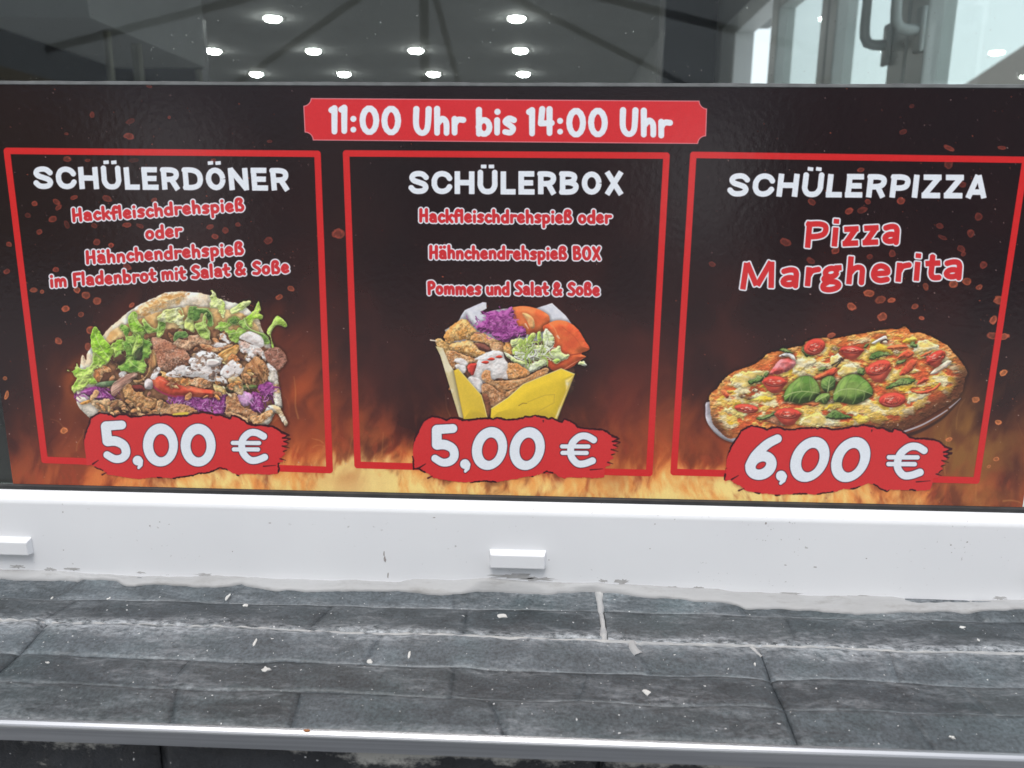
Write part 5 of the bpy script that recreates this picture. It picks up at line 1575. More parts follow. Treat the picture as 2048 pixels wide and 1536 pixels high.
def ribbon(name, path, w, h, seedv, mat, parent, vary=.6, n_per=.004):
    """a ragged raised strip of mortar along a path of (x, t)"""
    bm = bmesh.new()
    P = []
    for (a, b) in zip(path[:-1], path[1:]):
        m = max(2, int(math.hypot(b[0] - a[0], b[1] - a[1]) / n_per))
        P += [(a[0] + (b[0] - a[0]) * i / m, a[1] + (b[1] - a[1]) * i / m) for i in range(m)]
    P.append(path[-1])
    dx, dt = path[-1][0] - path[0][0], path[-1][1] - path[0][1]
    L = math.hypot(dx, dt)
    nx_, nt_ = -dt / L, dx / L
    rws = []
    for i, (x, t) in enumerate(P):
        s = i * .11
        r1 = w * (1 + vary * 2 * (float(fbm(np.float32(s), np.float32(seedv), seedv, 4)) - .5) * 1.6)
        r2 = w * (1 + vary * 2 * (float(fbm(np.float32(s + 50), np.float32(seedv), seedv + 3, 4)) - .5) * 1.6)
        hh = h * (.5 + float(fbm(np.float32(s * 1.3), np.float32(seedv + 7), seedv + 9, 3)))
        r1, r2 = max(r1, .0002), max(r2, .0002)
        p = LP + np.array([x, 0, 0]) + LT * t
        base = top_at(p[0], p[1]) - .0002
        row = []
        for off, z in ((-r1 * 1.05, -.004), (-r1, hh * .35), (0, hh), (r2, hh * .35), (r2 * 1.05, -.004)):
            p = LP + np.array([x + nx_ * off, 0, 0]) + LT * (t + nt_ * off)
            p[2] = base
            row.append(bm.verts.new(p + LN * z * .55))
        rws.append(row)
    for a, b in zip(rws[:-1], rws[1:]):
        for j in range(4):
            bm.faces.new((a[j], a[j + 1], b[j + 1], b[j]))
    return from_bm(name, bm, mat, parent, True)


xl = np.linspace(XL, XR, 3)
ribbon("mortar_joint", [(x, E_GRT(x)) for x in (XL, XR)], .00125, .0022, 5, M_MORTAR, ledge, 1.0)
ribbon("mortar_joint", [(JR, .002), (JR, E_GRT(JR) - .0005)], .0024, .0024, 6, M_MORTAR, ledge, .7, .002)
ribbon("mortar_joint", [(xt(1262, 1292)[0], E_GRT(.1) - .001), (xt(1282, 1306)[0], xt(1282, 1306)[1])], .0034, .0020, 8, M_MORTAR, ledge, .8, .002)
ribbon("mortar_joint", [(x, E_9(x) - .0004) for x in (xt(1160, 1478)[0], xt(1400, 1490)[0])], .0016, .0016, 12, M_MORTAR, ledge, .8)
ribbon("mortar_joint", [(xt(1500, 1292)[0], xt(1500, 1292)[1]), (xt(1524, 1312)[0], xt(1524, 1312)[1])], .0016, .0018, 13, M_MORTAR, ledge, .6, .002)

for i, (X, Y, a, b) in enumerate(((455, 1193, 5, 8), (490, 1207, 10, 4), (217, 1195, 6, 4), (740, 1319, 7, 5), (532, 1337, 11, 6), (1005, 1231, 16, 5), (1292, 1387, 10, 6), (511, 1287, 4, 8), (818, 1309, 4, 6), (103, 1189, 5, 4), (1956, 1285, 4, 3),
                                  (1510, 1326, 3, 3), (1905, 1474, 6, 3), (1925, 1254, 8, 2), (95, 1326, 6, 1.5))):
    q = np.random.RandomState(i)
    x0, t0 = xt(X, Y)
    bm = bmesh.new()
    n = 9
    ring = []
    for k in range(n):
        r = .55 + .6 * q.rand()
        ring.append((x0 + a * r * .00030 * math.cos(k * 6.283 / n), t0 + b * r * .00058 * math.sin(k * 6.283 / n)))
    pts = [LP + np.array([x, 0, 0]) + LT * t for x, t in ring]
    for p in pts:
        p[2] = top_at(p[0], p[1])
    up = [bm.verts.new(p + LN * (.0003 + .0005 * q.rand())) for p in pts]
    lo = [bm.verts.new(p + LN * -.0015) for p in pts]
    bm.faces.new(up)
    for k in range(n):
        bm.faces.new((up[k], lo[k], lo[(k + 1) % n], up[(k + 1) % n]))
    from_bm("plaster_chip", bm, M_CHIP, ledge)

# ---------------------------------------------------------------- the sealant along the foot of the frame
bm = bmesh.new()
NS = 420
_rows = []
_xs = np.linspace(-.6, .68, NS)
# measured upper and lower limits of the bead in the photograph
_ux = [0, 100, 250, 330, 430, 560, 680, 800, 830, 900, 980, 1060, 1200, 1390, 1470, 1600, 1780, 1830, 1960, 2048]
_uy = [1138, 1142, 1150, 1154, 1152, 1157, 1160, 1163, 1157, 1160, 1155, 1163, 1166, 1176, 1182, 1190, 1194, 1201, 1201, 1199]
_lx = [0, 60, 230, 250, 300, 430, 480, 560, 680, 820, 920, 960, 1080, 1180, 1240, 1400, 1470, 1490, 1560, 1700, 1960, 2048]
_ly = [1157, 1159, 1161, 1171, 1168, 1174, 1169, 1181, 1180, 1183, 1189, 1183, 1187, 1186, 1190, 1205, 1208, 1216, 1214, 1222, 1222, 1224]
ptu = [on_y(a, b, Y_FACE) for a, b in zip(_ux, _uy)]
ptl = [xt(a, b) for a, b in zip(_lx, _ly)]
zu = np.interp(_xs, [p[0] for p in ptu], [p[2] for p in ptu])
tl = np.interp(_xs, [p[0] for p in ptl], [p[1] for p in ptl])
zu = zu + (fbm(_xs * 60, _xs * 0 + 3, 4, 4) - .5) * .0022
tl = np.maximum(tl + (fbm(_xs * 70, _xs * 0 + 6, 7, 4) - .5) * .004, .004)
for i, x in enumerate(_xs):
    a = np.array([x, Y_FACE + .0004, zu[i] + .0002])
    b = LP + np.array([x, 0, 0]) + LT * tl[i] + LN * .0002
    b[2] = top_at(b[0], b[1]) + .0004
    b0 = LP + np.array([x, 0, 0]) + LT * (tl[i] + .0002) - LN * .004
    a1 = np.array([x, Y_FACE - .0017, zu[i] - .0005])
    b1 = b + LN * .0015 - LT * .0007
    c = (a1 + b1) / 2 + (LP + np.array([x, 0, 0]) - (a1 + b1) / 2) * (.02 + .16 * float(fbm(np.float32(x * 20), np.float32(2), 17, 3))) + LN * .0012
    c1, c2 = a1 * .55 + c * .45, b1 * .55 + c * .45
    bk = LP + np.array([x, .001, -.004])
    _rows.append([bm.verts.new(p) for p in (a, a1, c1, c, c2, b1, b, b0, bk)])
for a, b in zip(_rows[:-1], _rows[1:]):
    for j in range(8):
        bm.faces.new((a[j], a[j + 1], b[j + 1], b[j]))
from_bm("sealant_bead", bm, M_CAULK, win, True)

# ---------------------------------------------------------------- steel edge strip and the wall below
YF = float((LP + LT * T_FRONT)[1])
ZF = float((LP + LT * T_FRONT)[2])
strip = empty("steel_edge_strip", (0, YF, ZF - .014))
tag(strip, "narrow brushed steel strip along the front edge of the slate sill", "edge strip")
zf_low = on_y(1024, 1516, YF - .0035)[2]
prof = [(YF + .0008, ZF + .0012), (YF + .0002, ZF + .0014), (YF - .0012, ZF + .0010), (YF - .0027, ZF - .0003), (YF - .0034, ZF - .0012), (YF - .0037, ZF - .0020), (YF - .0037, zf_low), (YF - .0020, zf_low), (YF - .0012, ZF - .004), (YF + .0008, ZF - .004)]
extrude_profile("strip_profile", prof, XL - .1, XR, M_STEEL, strip)
q = np.random.RandomState(2)
bm = bmesh.new()
cxx = xt(615, 1462)[0]
for k in range(1):
    c = Vector((cxx, YF - .0014, ZF + .00175))
    v = [bm.verts.new(c + Vector((.0024 * math.cos(a) * (.7 + .5 * q.rand()), .0010 * math.sin(a), -.0002 * math.sin(a) ** 2))) for a in np.linspace(0, 6.28, 9)[:-1]]
    v2 = [bm.verts.new(w.co + Vector((0, 0, -.0006))) for w in v]
    bm.faces.new(v)
    for i in range(8):
        bm.faces.new((v[i], v2[i], v2[(i + 1) % 8], v[(i + 1) % 8]))
from_bm("rust_spot", bm, simple("rust", (.36, .15, .05), (.22, .09, .04), .9, 300), strip)


def wall_material():
    m, nt, p, L = nodes("black_ledgestone")
    n1 = ramp(nt, noise(nt, 40, 6, .65), (.3, .5), (.75, 1.7))
    col = mixc(nt, 1.0, (.016, .018, .022), n1, "MULTIPLY")
    at = nt.nodes.new("ShaderNodeAttribute")
    at.attribute_name = "joint"
    ad = nt.nodes.new("ShaderNodeMath")
    ad.operation = "MULTIPLY_ADD"
    L(at.outputs["Fac"], ad.inputs[0])
    ad.inputs[1].default_value = .55
    L(noise(nt, 18, 8, .74, stretch=(.8, 1, 1.2)), ad.inputs[2])
    col = mixc(nt, ramp(nt, ad.outputs[0], (.62, 0.), (.72, .85)), col, (.50, .49, .45))
    col = mixc(nt, ramp(nt, noise(nt, 330, 1, .3), (.79, 0.), (.81, 1.)), col, (.5, .5, .5))
    L(col, p.inputs["Base Color"])
    p.inputs["Roughness"].default_value = .30
    bump(nt, noise(nt, 70, 6, .65), .7, .004, p)
    return m


M_WALL = wall_material()
lower = empty("stone_wall", (0, YF, 0))
tag(lower, "glossy black split stone wall under the steel strip, smeared with white mortar", "wall")
YW = YF + .001
o = boxo("wall_core", simple("wall_core", (.05, .05, .05), (.04, .04, .04), .9, 20), lower, XL - .1, XR, YW + .012, -.0005 + Y_FACE, .0, Z_FB - .112)


def wall_stone(xa, xb, za, zb, prot, sd):
    nx, nz = max(8, int((xb - xa) / .008)), 8
    bm = bmesh.new()
    lay = bm.verts.layers.float.new("joint")
    g = []
    for i in range(nx + 1):
        x = xa + (xb - xa) * i / nx
        for j in range(nz + 1):
            z = za + (zb - za) * j / nz
            n = float(fbm(np.float32(x * 20), np.float32(z * 50), sd, 4)) - .5
            e = min(i, nx - i) / nx * (xb - xa)
            e = min(e, min(j, nz - j) / nz * (zb - za))
            y = YW + .008 - prot - .007 * n + .003 * max(0, 1 - e / .003)
            v = bm.verts.new((x, y, z))
            v[lay] = math.exp(-max(0.0, zf_low - z) / .007)
            g.append(v)
    for i in range(nx):
        for j in range(nz):
            a = i * (nz + 1) + j
            bm.faces.new((g[a], g[a + nz + 1], g[a + nz + 2], g[a + 1]))
    rim = [g[i * (nz + 1)] for i in range(nx + 1)] + [g[nx * (nz + 1) + j] for j in range(1, nz + 1)] + [g[i * (nz + 1) + nz] for i in range(nx - 1, -1, -1)] + [g[j] for j in range(nz - 1, 0, -1)]
    low = [bm.verts.new((v.co.x, YW + .0118, v.co.z)) for v in rim]
    for k in range(len(rim)):
        bm.faces.new((rim[k], low[k], low[(k + 1) % len(rim)], rim[(k + 1) % len(rim)]))
    bm.faces.new(low)
    return from_bm("stone", bm, M_WALL, lower, True)


ztop = ZF - .006
hh = [.060, .034, .028, .036, .031]
z = ztop
q = np.random.RandomState(12)
for r, h in enumerate(hh):
    x = XL - .1 - .05 * q.rand()
    first = True
    while x < XR - .02:
        w = .14 + .16 * q.rand()
        wall_stone(x + .0008, min(x + w, XR) - .0008, z - h + .0006, z - .0006, .004 * q.rand() - .001 * (r == 0), 900 + int(x * 300) + r * 17)
        x += w
    z -= h

# ================================================================ the poster
def contour(mask, step=2):
    """outlines of a mask by marching squares, in texel coordinates"""
    m = mask[::step, ::step]
    m = np.pad(m, 1)
    b = m > .5
    H, W = m.shape
    code = b[:-1, :-1] * 1 + b[:-1, 1:] * 2 + b[1:, 1:] * 4 + b[1:, :-1] * 8
    rr, cc = np.nonzero((code > 0) & (code < 15))

    def ip(r0, c0, r1, c1):
        a, d = m[r0, c0], m[r1, c1]
        t = 0.5 if a == d else (0.5 - a) / (d - a)
        t = min(max(t, .02), .98)
        return (c0 + (c1 - c0) * t - 1, r0 + (r1 - r0) * t - 1)
    EDG = {1: [(3, 0)], 2: [(0, 1)], 3: [(3, 1)], 4: [(1, 2)], 5: [(3, 2), (1, 0)], 6: [(0, 2)], 7: [(3, 2)], 8: [(2, 3)], 9: [(2, 0)], 10: [(0, 3), (2, 1)], 11: [(2, 1)], 12: [(1, 3)], 13: [(1, 0)], 14: [(0, 3)]}
    nxt, pos = {}, {}
    for r, c in zip(rr.tolist(), cc.tolist()):
        key = {0: ('h', r, c), 1: ('v', r, c + 1), 2: ('h', r + 1, c), 3: ('v', r, c)}
        for a, d in EDG[int(code[r, c])]:
            nxt[key[a]] = key[d]
            for k_ in (key[a], key[d]):
                if k_ not in pos:
                    pos[k_] = ip(k_[1], k_[2], k_[1], k_[2] + 1) if k_[0] == 'h' else ip(k_[1], k_[2], k_[1] + 1, k_[2])
    loops = []
    while nxt:
        s, _ = next(iter(nxt.items()))
        lp, cur = [], s
        while cur in nxt:
            lp.append(pos[cur])
            cur = nxt.pop(cur)
        if len(lp) > 5:
            p = np.array(lp) * step
            keep = [0]
            for i in range(1, len(p)):               # drop points that lie on a straight run
                a, d = p[keep[-1]], p[(i + 1) % len(p)]
                e = d - a
                L = math.hypot(*e) + 1e-9
                if abs((p[i] - a)[0] * e[1] - (p[i] - a)[1] * e[0]) / L > .35 or math.hypot(*(p[i] - a)) > 60:
                    keep.append(i)
            if len(keep) > 3:
                loops.append(p[keep])
    return loops


def cutout(name, key, parent, y, step=2):
    """a flat printed piece, cut along its own outline; it shares the poster's print"""
    loops = contour(MASKS[key], step)
    cu = bpy.data.curves.new("outline", "CURVE")
    cu.dimensions = "2D"
    cu.fill_mode = "FRONT"
    for lp in loops:
        sp = cu.splines.new("POLY")
        sp.points.add(len(lp) - 1)
        co = np.zeros((len(lp), 4))
        co[:, 0] = PX0 + (lp[:, 0] + .5) / TW * (PX1 - PX0)
        co[:, 1] = PZ1 - (lp[:, 1] + .5) / TH * (PZ1 - PZ0)
        co[:, 3] = 1
        sp.points.foreach_set("co", co.ravel())
        sp.use_cyclic_u = True
    tmp = bpy.data.objects.new("outline", cu)
    src = tmp.to_mesh()
    n = len(src.vertices)
    co = np.zeros(n * 3)
    src.vertices.foreach_get("co", co)
    co = co.reshape(-1, 3)
    faces = [list(p.vertices) for p in src.polygons]
    tmp.to_mesh_clear()
    bpy.data.objects.remove(tmp)
    bpy.data.curves.remove(cu)
    me = bpy.data.meshes.new(name)
    org = parent.matrix_basis.translation if parent.parent is None else parent.parent.matrix_basis.translation
    V = [(a, y, b) for a, b, _ in co]
    me.from_pydata([(v[0] - org.x, v[1] - org.y, v[2] - org.z) for v in V], [], faces)
    if me.polygons and me.polygons[0].normal.y > 0:
        me.flip_normals()
    uv = me.uv_layers.new(name="print")
    for lo in me.loops:
        v = V[lo.vertex_index]
        uv.data[lo.index].uv = ((v[0] - PX0) / (PX1 - PX0), (v[2] - PZ0) / (PZ1 - PZ0))
    return link(name, me, M_PRINT, parent)


poster = empty("menu_poster", ((PX0 + PX1) / 2, 0, PZ0))
tag(poster, "long black menu poster with flames and three red-framed school offers, stuck on the glass", "poster")
YP = -.0012
bm = bmesh.new()
box(bm, PX0, PX1, YP, -.0002, PZ0, PZ1)
sheet = from_bm("sheet", bm, M_PRINT, poster)
uv = sheet.data.uv_layers.new(name="print")
org = poster.location
for lo in sheet.data.loops:
    v = sheet.data.vertices[lo.vertex_index].co
    uv.data[lo.index].uv = ((v.x + org.x - PX0) / (PX1 - PX0), (v.z + org.z - PZ0) / (PZ1 - PZ0))
# the clear film's whitish cut edge along the top
bm = bmesh.new()
n = 260
_rows = []
for i in range(n + 1):
    x = PX0 + (PX1 - PX0) * i / n
    e = .0026 + .0010 * (float(fbm(np.float32(x * 40), np.float32(1), 3, 4)) - .5)
    dzz = .0004 * (float(fbm(np.float32(x * 160), np.float32(4), 5, 2)) - .5)
    _rows.append([bm.verts.new(p) for p in ((x, YP, PZ1 + .0001), (x, YP - .0005, PZ1 + .0005), (x, YP - .0004, PZ1 + e + dzz), (x, -.0002, PZ1 + e + dzz + .0004), (x, -.0002, PZ1 + .0001))])
for a, b in zip(_rows[:-1], _rows[1:]):
    for j in range(4):
        bm.faces.new((a[j], a[j + 1], b[j + 1], b[j]))
from_bm("film_edge", bm, M_EDGE, poster)

Y1, Y2, Y3 = YP - .00012, YP - .00024, YP - .00036
lab = lambda o, t: tag(o, t)
for key, t in (("frame_a", "red outline round the kebab offer"), ("frame_b", "red outline round the box offer"), ("frame_c", "red outline round the pizza offer")):
    lab(cutout("panel_frame", key, poster, Y1), t)
lab(cutout("food_picture", "doner_picture", poster, Y2), "printed picture of a filled flatbread with meat, salad and sauce")
lab(cutout("food_picture", "box_picture", poster, Y2), "printed picture of a yellow carton filled with meat and salad")
lab(cutout("food_picture", "pizza_picture", poster, Y2), "printed picture of a pizza with tomatoes and basil on a white plate")
bn = lab(cutout("time_banner", "time_banner", poster, Y1), "red strip with scooped corners giving the hours")
lab(cutout("lettering", "time_text", bn, Y2), "white words 11:00 Uhr bis 14:00 Uhr")
for key, t in (("a", "torn red price field under the flatbread, 5,00 €"), ("b", "torn red price field under the yellow carton, 5,00 €"), ("c", "torn red price field under the pizza, 6,00 €")):
    bd = lab(cutout("price_badge", "badge_" + key, poster, Y3), t)
    cutout("price_figures", "price_" + key, bd, Y3 - .00012)
for key, t in (("heading_a", "SCHÜLERDÖNER"), ("heading_b", "SCHÜLERBOX"), ("heading_c", "SCHÜLERPIZZA")):
    lab(cutout("heading", key, poster, Y1), "white heading " + t)
for key, t in (("line_a1", "Hackfleischdrehspieß"), ("line_a2", "oder"), ("line_a3", "Hähnchendrehspieß"), ("line_a4", "im Fladenbrot mit Salat & Soße"), ("line_b1", "Hackfleischdrehspieß oder"), ("line_b2", "Hähnchendrehspieß BOX"),
               ("line_b3", "Pommes und Salat & Soße"), ("line_c1", "Pizza"), ("line_c2", "Margherita")):
    lab(cutout("text_line", key, poster, Y1), "red words with white outline: " + t)

# ================================================================ behind the glass: the shop
CEIL = 2.72
RX0, RX1, RY1 = -4.2, .815, 9.0
M_CEIL = simple("ceiling_paint", (.62, .63, .63), (.56, .57, .57), .8, 2)
M_ROOM = simple("room_wall_paint", (.40, .41, .41), (.34, .35, .35), .8, 2)
M_FLOOR = simple("shop_floor", (.48, .47, .45), (.42, .41, .39), .4, 6)
tag(boxo("shop_floor", M_FLOOR, None, RX0, RX1, .07, RY1, -.2, .0), kind="structure")
tag(boxo("shop_ceiling", M_CEIL, None, RX0, RX1 + .1, .07, RY1, CEIL, CEIL + .2), kind="structure")
tag(boxo("shop_back_wall", M_ROOM, None, RX0, RX1 + .1, RY1, RY1 + .2, -.2, CEIL + .2), kind="structure")
tag(boxo("shop_left_wall", M_ROOM, None, RX0 - .2, RX0, -.01, RY1 + .2, -.2, CEIL + .2), kind="structure")
M_FRONT = simple("front_wall_paint", (.30, .30, .30), (.26, .26, .26), .8, 2)
tag(boxo("shop_front_wall", M_FRONT, None, RX0, WX0 - .0905, -.01, .06, 0, CEIL), kind="structure")
tag(boxo("shop_front_lintel", M_FRONT, None, WX0 - .09, RX1 + .6, -.01, .06, 2.5005, CEIL + .4), kind="structure")

# downlights in a grid, where their lit discs are seen
M_LED = simple("lit_disc", (.9, .9, .9), (.9, .9, .9), .5, 5, emit=((1, .99, .96), 55.0))
M_RING = simple("white_ring", (.7, .7, .7), (.65, .65, .65), .4, 20)


def downlight_proto():
    t = empty("downlight")
    bm = bmesh.new()                             # a shallow frosted dome
    rg = []
    for r, z in ((.054, -.005), (.050, -.013), (.040, -.020), (.022, -.0245)):
        rg.append([bm.verts.new((r * math.cos(k * math.tau / 24), r * math.sin(k * math.tau / 24), z)) for k in range(24)])
    for a, b in zip(rg[:-1], rg[1:]):
        for k in range(24):
            bm.faces.new((a[k], b[k], b[(k + 1) % 24], a[(k + 1) % 24]))
    bm.faces.new(rg[-1])
    bmesh.ops.recalc_face_normals(bm, faces=bm.faces)
    me = bpy.data.meshes.new("light_disc")
    bm.to_mesh(me)
    bm.free()
    link("light_disc", me, M_LED, t)
    bm = bmesh.new()
    for k in range(24):
        a, b = k * math.tau / 24, (k + 1) * math.tau / 24
        P = lambda r, z, w: bm.verts.new((r * math.cos(w), r * math.sin(w), z))
        for (r0, z0, r1, z1) in ((.0585, -.007, .072, -.006), (.072, -.006, .074, 0.001)):
            bm.faces.new((P(r0, z0, a), P(r0, z0, b), P(r1, z1, b), P(r1, z1, a)))
    bmesh.ops.remove_doubles(bm, verts=bm.verts, dist=1e-5)
    me = bpy.data.meshes.new("trim_ring")
    bm.to_mesh(me)
    bm.free()
    link("trim_ring", me, M_RING, t)
    return t


spots = [(545, 37, "front row, left"), (1033, 37, "front row, right"), (427, 102, "middle row, leftmost"), (627, 102, "middle row, second from left"), (832, 101, "middle row, third from left"), (1041, 101, "middle row, rightmost"),
         (513, 148, "back row, leftmost"), (688, 148, "back row, second from left"), (867, 148, "back row, third from left"), (1047, 148, "back row, rightmost")]
proto = downlight_proto()
for i, (X, Y, where) in enumerate(spots):
    if i == 0:
        t = proto
    else:
        t = proto.copy()
        C.objects.link(t)
        for ch in proto.children:
            c = ch.copy()
            c.parent = t
            C.objects.link(c)
    p = on_plane(X, Y, (0, 0, CEIL - .006), np.array([0, 0, 1.0]))
    t.location = (p[0], p[1], CEIL)
    tag(t, "round lit ceiling spot behind the glass, " + where, "ceiling light", "round ceiling lights inside the shop")

# a pale bulkhead on the left with the dark opening under it
pa, pb = on_plane(190, 35, (0, 0, 2.2), np.array([0, 0, 1.0])), on_plane(404, 136, (0, 0, 2.2), np.array([0, 0, 1.0]))
BX = (pa[0] + pb[0]) / 2
tag(boxo("bulkhead", simple("bulkhead_paint", (.62, .63, .64), (.56, .57, .58), .7, 3), None, BX - .5, BX, pa[1], pb[1], 2.2, CEIL - .002), "pale boxed bulkhead under the shop ceiling, upper left behind the glass", "bulkhead")
M_CURT = simple("curtain_cloth", (.50, .49, .40), (.38, .37, .30), .9, 10)
for i, (X0, X1) in enumerate(((268, 285), (392, 402), (215, 226))):
    y0 = on_x((X0 + X1) / 2, 140, BX - .06)[1]
    w = (X1 - X0) / 1540 * (y0 + .6)
    bm = bmesh.new()
    P = []
    for k in range(13):
        P.append((BX - .06 + w * (k / 12 - .5), y0 + .012 * math.sin(k * 1.7)))
    for a, b in zip(P[:-1], P[1:]):
        lo = [bm.verts.new((p[0], p[1], .4)) for p in (a, b)]
        hi = [bm.verts.new((p[0], p[1], 2.198)) for p in (b, a)]
        bm.faces.new(lo + hi)
    bmesh.ops.remove_doubles(bm, verts=bm.verts, dist=1e-5)
    bmesh.ops.solidify(bm, geom=bm.faces[:], thickness=.003)
    tag(from_bm("curtain_strip", bm, M_CURT), "narrow pale curtain strip hanging below the bulkhead, " + ("middle one", "right one, farthest away", "left one, faint")[i], "curtain", "curtain strips below the bulkhead")
tag(boxo("dark_partition", simple("navy_panel", (.028, .036, .055), (.02, .026, .04), .5, 4), None, BX - 2.2, -2.11, 4.35, 4.45, 0, 2.6), "dark navy partition at the left behind the glass", "partition")
_pl = on_y(1328, 80, 3.4)
_pr = on_y(1446, 80, 3.4)
tag(boxo("dark_column", simple("navy_column", (.035, .045, .068), (.028, .036, .055), .55, 4), None, _pl[0], _pr[0], 3.4, 3.6, .0, CEIL - .002), "dark navy column behind the glass, left of the bright side window", "column")

# ---------------------------------------------------------------- the glazed side of the shop, opening to daylight
SX = .815
dy = lambda X: on_x(X, 90, SX)[1]
ZT = 2.215
tag(boxo("side_wall_far", M_ROOM, None, SX, SX + .03, dy(1447) + .001, RY1, 0, CEIL), kind="structure")
tag(boxo("side_wall_top", M_ROOM, None, SX, SX + .2, .07, dy(1447), ZT + .075, CEIL), kind="structure")
tag(boxo("side_wall_sill", M_ROOM, None, SX, SX + .2, .07, dy(1447), 0, .9), kind="structure")
side = empty("side_window", (SX, dy(1700), .9))
tag(side, "row of white framed side windows with two grey handles, upper right behind the glass", "window")
yj = dy(1447)
boxo("jamb", M_SASH, side, SX - .012, SX + .07, yj - (yj - dy(1478)) * .9, yj, .9005, ZT + .075, bev=.004)
boxo("top_frame", M_SASH, side, SX - .010, SX + .07, .072, yj - (yj - dy(1478)) * .9 - .001, ZT, ZT + .0745, bev=.004)
boxo("bottom_frame", M_SASH, side, SX - .010, SX + .07, .072, yj - (yj - dy(1478)) * .9 - .001, .901, .97, bev=.004)


def leaf_window(Xa, Xb, wa, wb, xoff, handle=None):
    """one casement leaf between photo columns Xa (far) and Xb (near): two stiles, rails, pane, handle"""
    ya, yb = dy(Xa), dy(Xb)
    bm = bmesh.new()
    x0, x1 = SX + xoff - .03, SX + xoff + .028
    box(bm, x0, x1, ya - wa, ya, .975, ZT - .004, bev=.005)
    box(bm, x0, x1, yb, yb + wb, .975, ZT - .004, bev=.005)
    box(bm, x0 + .001, x1 - .001, yb + wb + .0005, ya - wa - .0005, ZT - .075, ZT - .0045, bev=.004)
    box(bm, x0 + .001, x1 - .001, yb + wb + .0005, ya - wa - .0005, .9755, 1.05, bev=.004)
    f = from_bm("casement", bm, M_SASH, side)
    boxo("pane", M_GLASS, side, SX + xoff - .002, SX + xoff + .002, yb + wb - .004, ya - wa + .004, 1.046, ZT - .071)
    if handle:
        yh, zh = handle
        h = bmesh.new()
        box(h, x0 - .012, x0 - .0005, yh - .016, yh + .016, zh - .045, zh + .045, bev=.005)
        pts = [(x0 - .004, yh, zh), (x0 - .035, yh, zh), (x0 - .050, yh, zh + .004), (x0 - .058, yh, zh + .018), (x0 - .060, yh, zh + .04), (x0 - .060, yh, zh + .13)]
        tube(h, pts, [.012, .0115, .0115, .0112, .011, .010], 14)
        o = from_bm("handle", h, M_HANDLE, side, True)
    return f


za = lambda X, Y: on_x(X, Y, SX - .05)[2]
leaf_window(1556, 1672, .085, .060, 0.0)
leaf_window(1674, 1838, .060, .085, 0.0, (dy(1806), za(1770, 86)))
leaf_window(1842, 2150, .085, .05, 0.0, (dy(1872), za(1822, 62)))

# outside, seen through the side window
M_REND = simple("grey_render", (.30, .29, .28), (.25, .24, .23), .85, 2)
M_ROOF = simple("roof_tiles", (.16, .13, .12), (.11, .09, .085), .8, 8)


def house(name, x0, x1, y0, y1, h, rh, along, label, wall, roof, wins):
    t = empty(name, ((x0 + x1) / 2, (y0 + y1) / 2, 0))
    tag(t, label, "house")
    boxo("wall", wall, t, x0, x1, y0, y1, 0, h)
    bm = bmesh.new()
    e = .3
    if along == "x":
        ym = (y0 + y1) / 2
        A = [(x0 - e, y0 - e, h), (x0 - e, y1 + e, h), (x0 - e, ym, h + rh)]
        B = [(x1 + e, y0 - e, h), (x1 + e, y1 + e, h), (x1 + e, ym, h + rh)]
    else:
        xm = (x0 + x1) / 2
        A = [(x0 - e, y0 - e, h), (x1 + e, y0 - e, h), (xm, y0 - e, h + rh)]
        B = [(x0 - e, y1 + e, h), (x1 + e, y1 + e, h), (xm, y1 + e, h + rh)]
    A = [bm.verts.new(p) for p in A]
    B = [bm.verts.new(p) for p in B]
    bm.faces.new(A)
    bm.faces.new(B[::-1])
    for i in range(3):
        bm.faces.new((A[i], B[i], B[(i + 1) % 3], A[(i + 1) % 3]))
    bmesh.ops.translate(bm, verts=bm.verts, vec=(0, 0, .002))
    from_bm("roof", bm, roof, t)
    for (cx, cz, w, hh_) in wins:                 # on the street side
        f = boxo("window", M_SASH, t, cx - w / 2, cx + w / 2, y1 + .002, y1 + .05, cz - hh_ / 2, cz + hh_ / 2) if along == "x" else boxo("window", M_SASH, t, x0 - .05, x0 - .002, cx - w / 2, cx + w / 2, cz - hh_ / 2, cz + hh_ / 2)
        g = M_DARK
        b_ = bmesh.new()
        if along == "x":
            box(b_, cx - w / 2 + .08, cx + w / 2 - .08, y1 + .0505, y1 + .06, cz - hh_ / 2 + .08, cz + hh_ / 2 - .08)
        else:
            box(b_, x0 - .06, x0 - .0505, cx - w / 2 + .08, cx + w / 2 - .08, cz - hh_ / 2 + .08, cz + hh_ / 2 - .08)
        p = from_bm("pane", b_, g, None, origin=t.location)
        p.parent = f
    return t


M_DARK = simple("dark_panes", (.02, .024, .03), (.03, .034, .04), .08, 3)
house("neighbour_house", 9.0, 17.0, 9.0, 22.0, 3.1, 3.0, "y", "grey rendered house with a pitched roof, seen through the side window at the upper right", M_REND, M_ROOF, [(12, 1.8, 1.2, 1.3), (16, 1.8, 1.2, 1.3)])

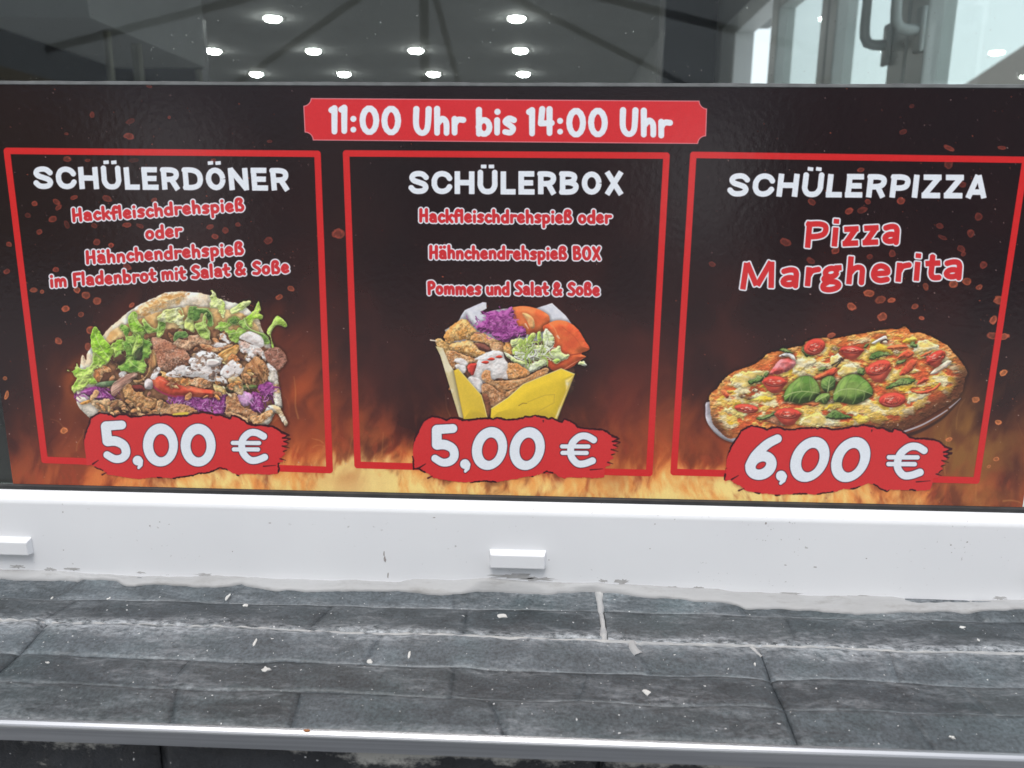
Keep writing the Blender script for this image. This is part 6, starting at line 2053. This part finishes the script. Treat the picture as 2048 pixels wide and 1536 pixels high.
# ---------------------------------------------------------------- the street behind the photographer: it shows in the glass
M_PLA = simple("pale_plaster", (.52, .50, .46), (.46, .44, .40), .85, 1.5)
M_PLB = simple("ochre_plaster", (.46, .38, .27), (.40, .33, .23), .85, 1.5)
W4 = lambda a, n, s, z: [(a + i * s, z, 1.0, 1.5) for i in range(n)]
house("street_house", -27, -13, -24, -15, 6.4, 3.4, "x", "ochre house across the street, mirrored in the glass at left", M_PLB, M_ROOF, W4(-25.5, 5, 2.7, 1.9) + W4(-25.5, 5, 2.7, 4.7))
house("street_house", -7, 2.5, -25, -16, 5.8, 3.6, "x", "pale plastered house across the street, mirrored in the poster's middle", M_PLA, M_ROOF, W4(-5.6, 3, 3.3, 1.9) + W4(-5.6, 3, 3.3, 4.5))
house("street_house", 6.2, 22, -24, -15.5, 6.6, 3.2, "x", "grey house across the street, mirrored in the poster at right", M_REND, M_ROOF, W4(7.8, 5, 2.9, 1.9) + W4(7.8, 5, 2.9, 4.7))

par = empty("parasol", (-.55, -3.1, 0))
tag(par, "large pale square market parasol with dark ribs, mirrored in the upper glass", "parasol")


def fabric_material():
    m, nt, p, L = nodes("parasol_fabric")
    p.inputs["Roughness"].default_value = .9
    L(mixc(nt, ramp(nt, noise(nt, 3), (.3, 0.), (.7, 1.)), (.50, .53, .56), (.44, .47, .50)), p.inputs["Base Color"])
    tl_ = nt.nodes.new("ShaderNodeBsdfTranslucent")
    tl_.inputs[0].default_value = (.5, .53, .56, 1)
    mx = nt.nodes.new("ShaderNodeMixShader")
    mx.inputs[0].default_value = .4
    out = nt.nodes["Material Output"]
    L(p.outputs[0], mx.inputs[1])
    L(tl_.outputs[0], mx.inputs[2])
    L(mx.outputs[0], out.inputs[0])
    return m


M_FAB = fabric_material()
M_RIB = simple("dark_ribs", (.15, .145, .14), (.12, .117, .112), .5, 10)
HUB, RIMZ, RAD = Vector((-.55, -3.1, 2.62)), 2.20, 1.75
bm = bmesh.new()
corners = [HUB + Vector((RAD * sx, RAD * sy, RIMZ - HUB.z)) for sx, sy in ((-1, -1), (0, -1), (1, -1), (1, 0), (1, 1), (0, 1), (-1, 1), (-1, 0))]
hub = bm.verts.new(HUB)
cv = [bm.verts.new(c) for c in corners]
dn = [bm.verts.new(c - Vector((0, 0, .16))) for c in corners]
for i in range(8):
    bm.faces.new((hub, cv[i], cv[(i + 1) % 8]))
    bm.faces.new((cv[i], dn[i], dn[(i + 1) % 8], cv[(i + 1) % 8]))
from_bm("canopy", bm, M_FAB, par)
for c in corners:
    bm = bmesh.new()
    tube(bm, [HUB - Vector((0, 0, .05)), c - Vector((0, 0, .03))], .018, 8)
    from_bm("rib", bm, M_RIB, par)
bm = bmesh.new()
tube(bm, [(-.55, -3.1, .001), (-.55, -3.1, 2.60)], .022, 12)
from_bm("pole", bm, M_RIB, par)
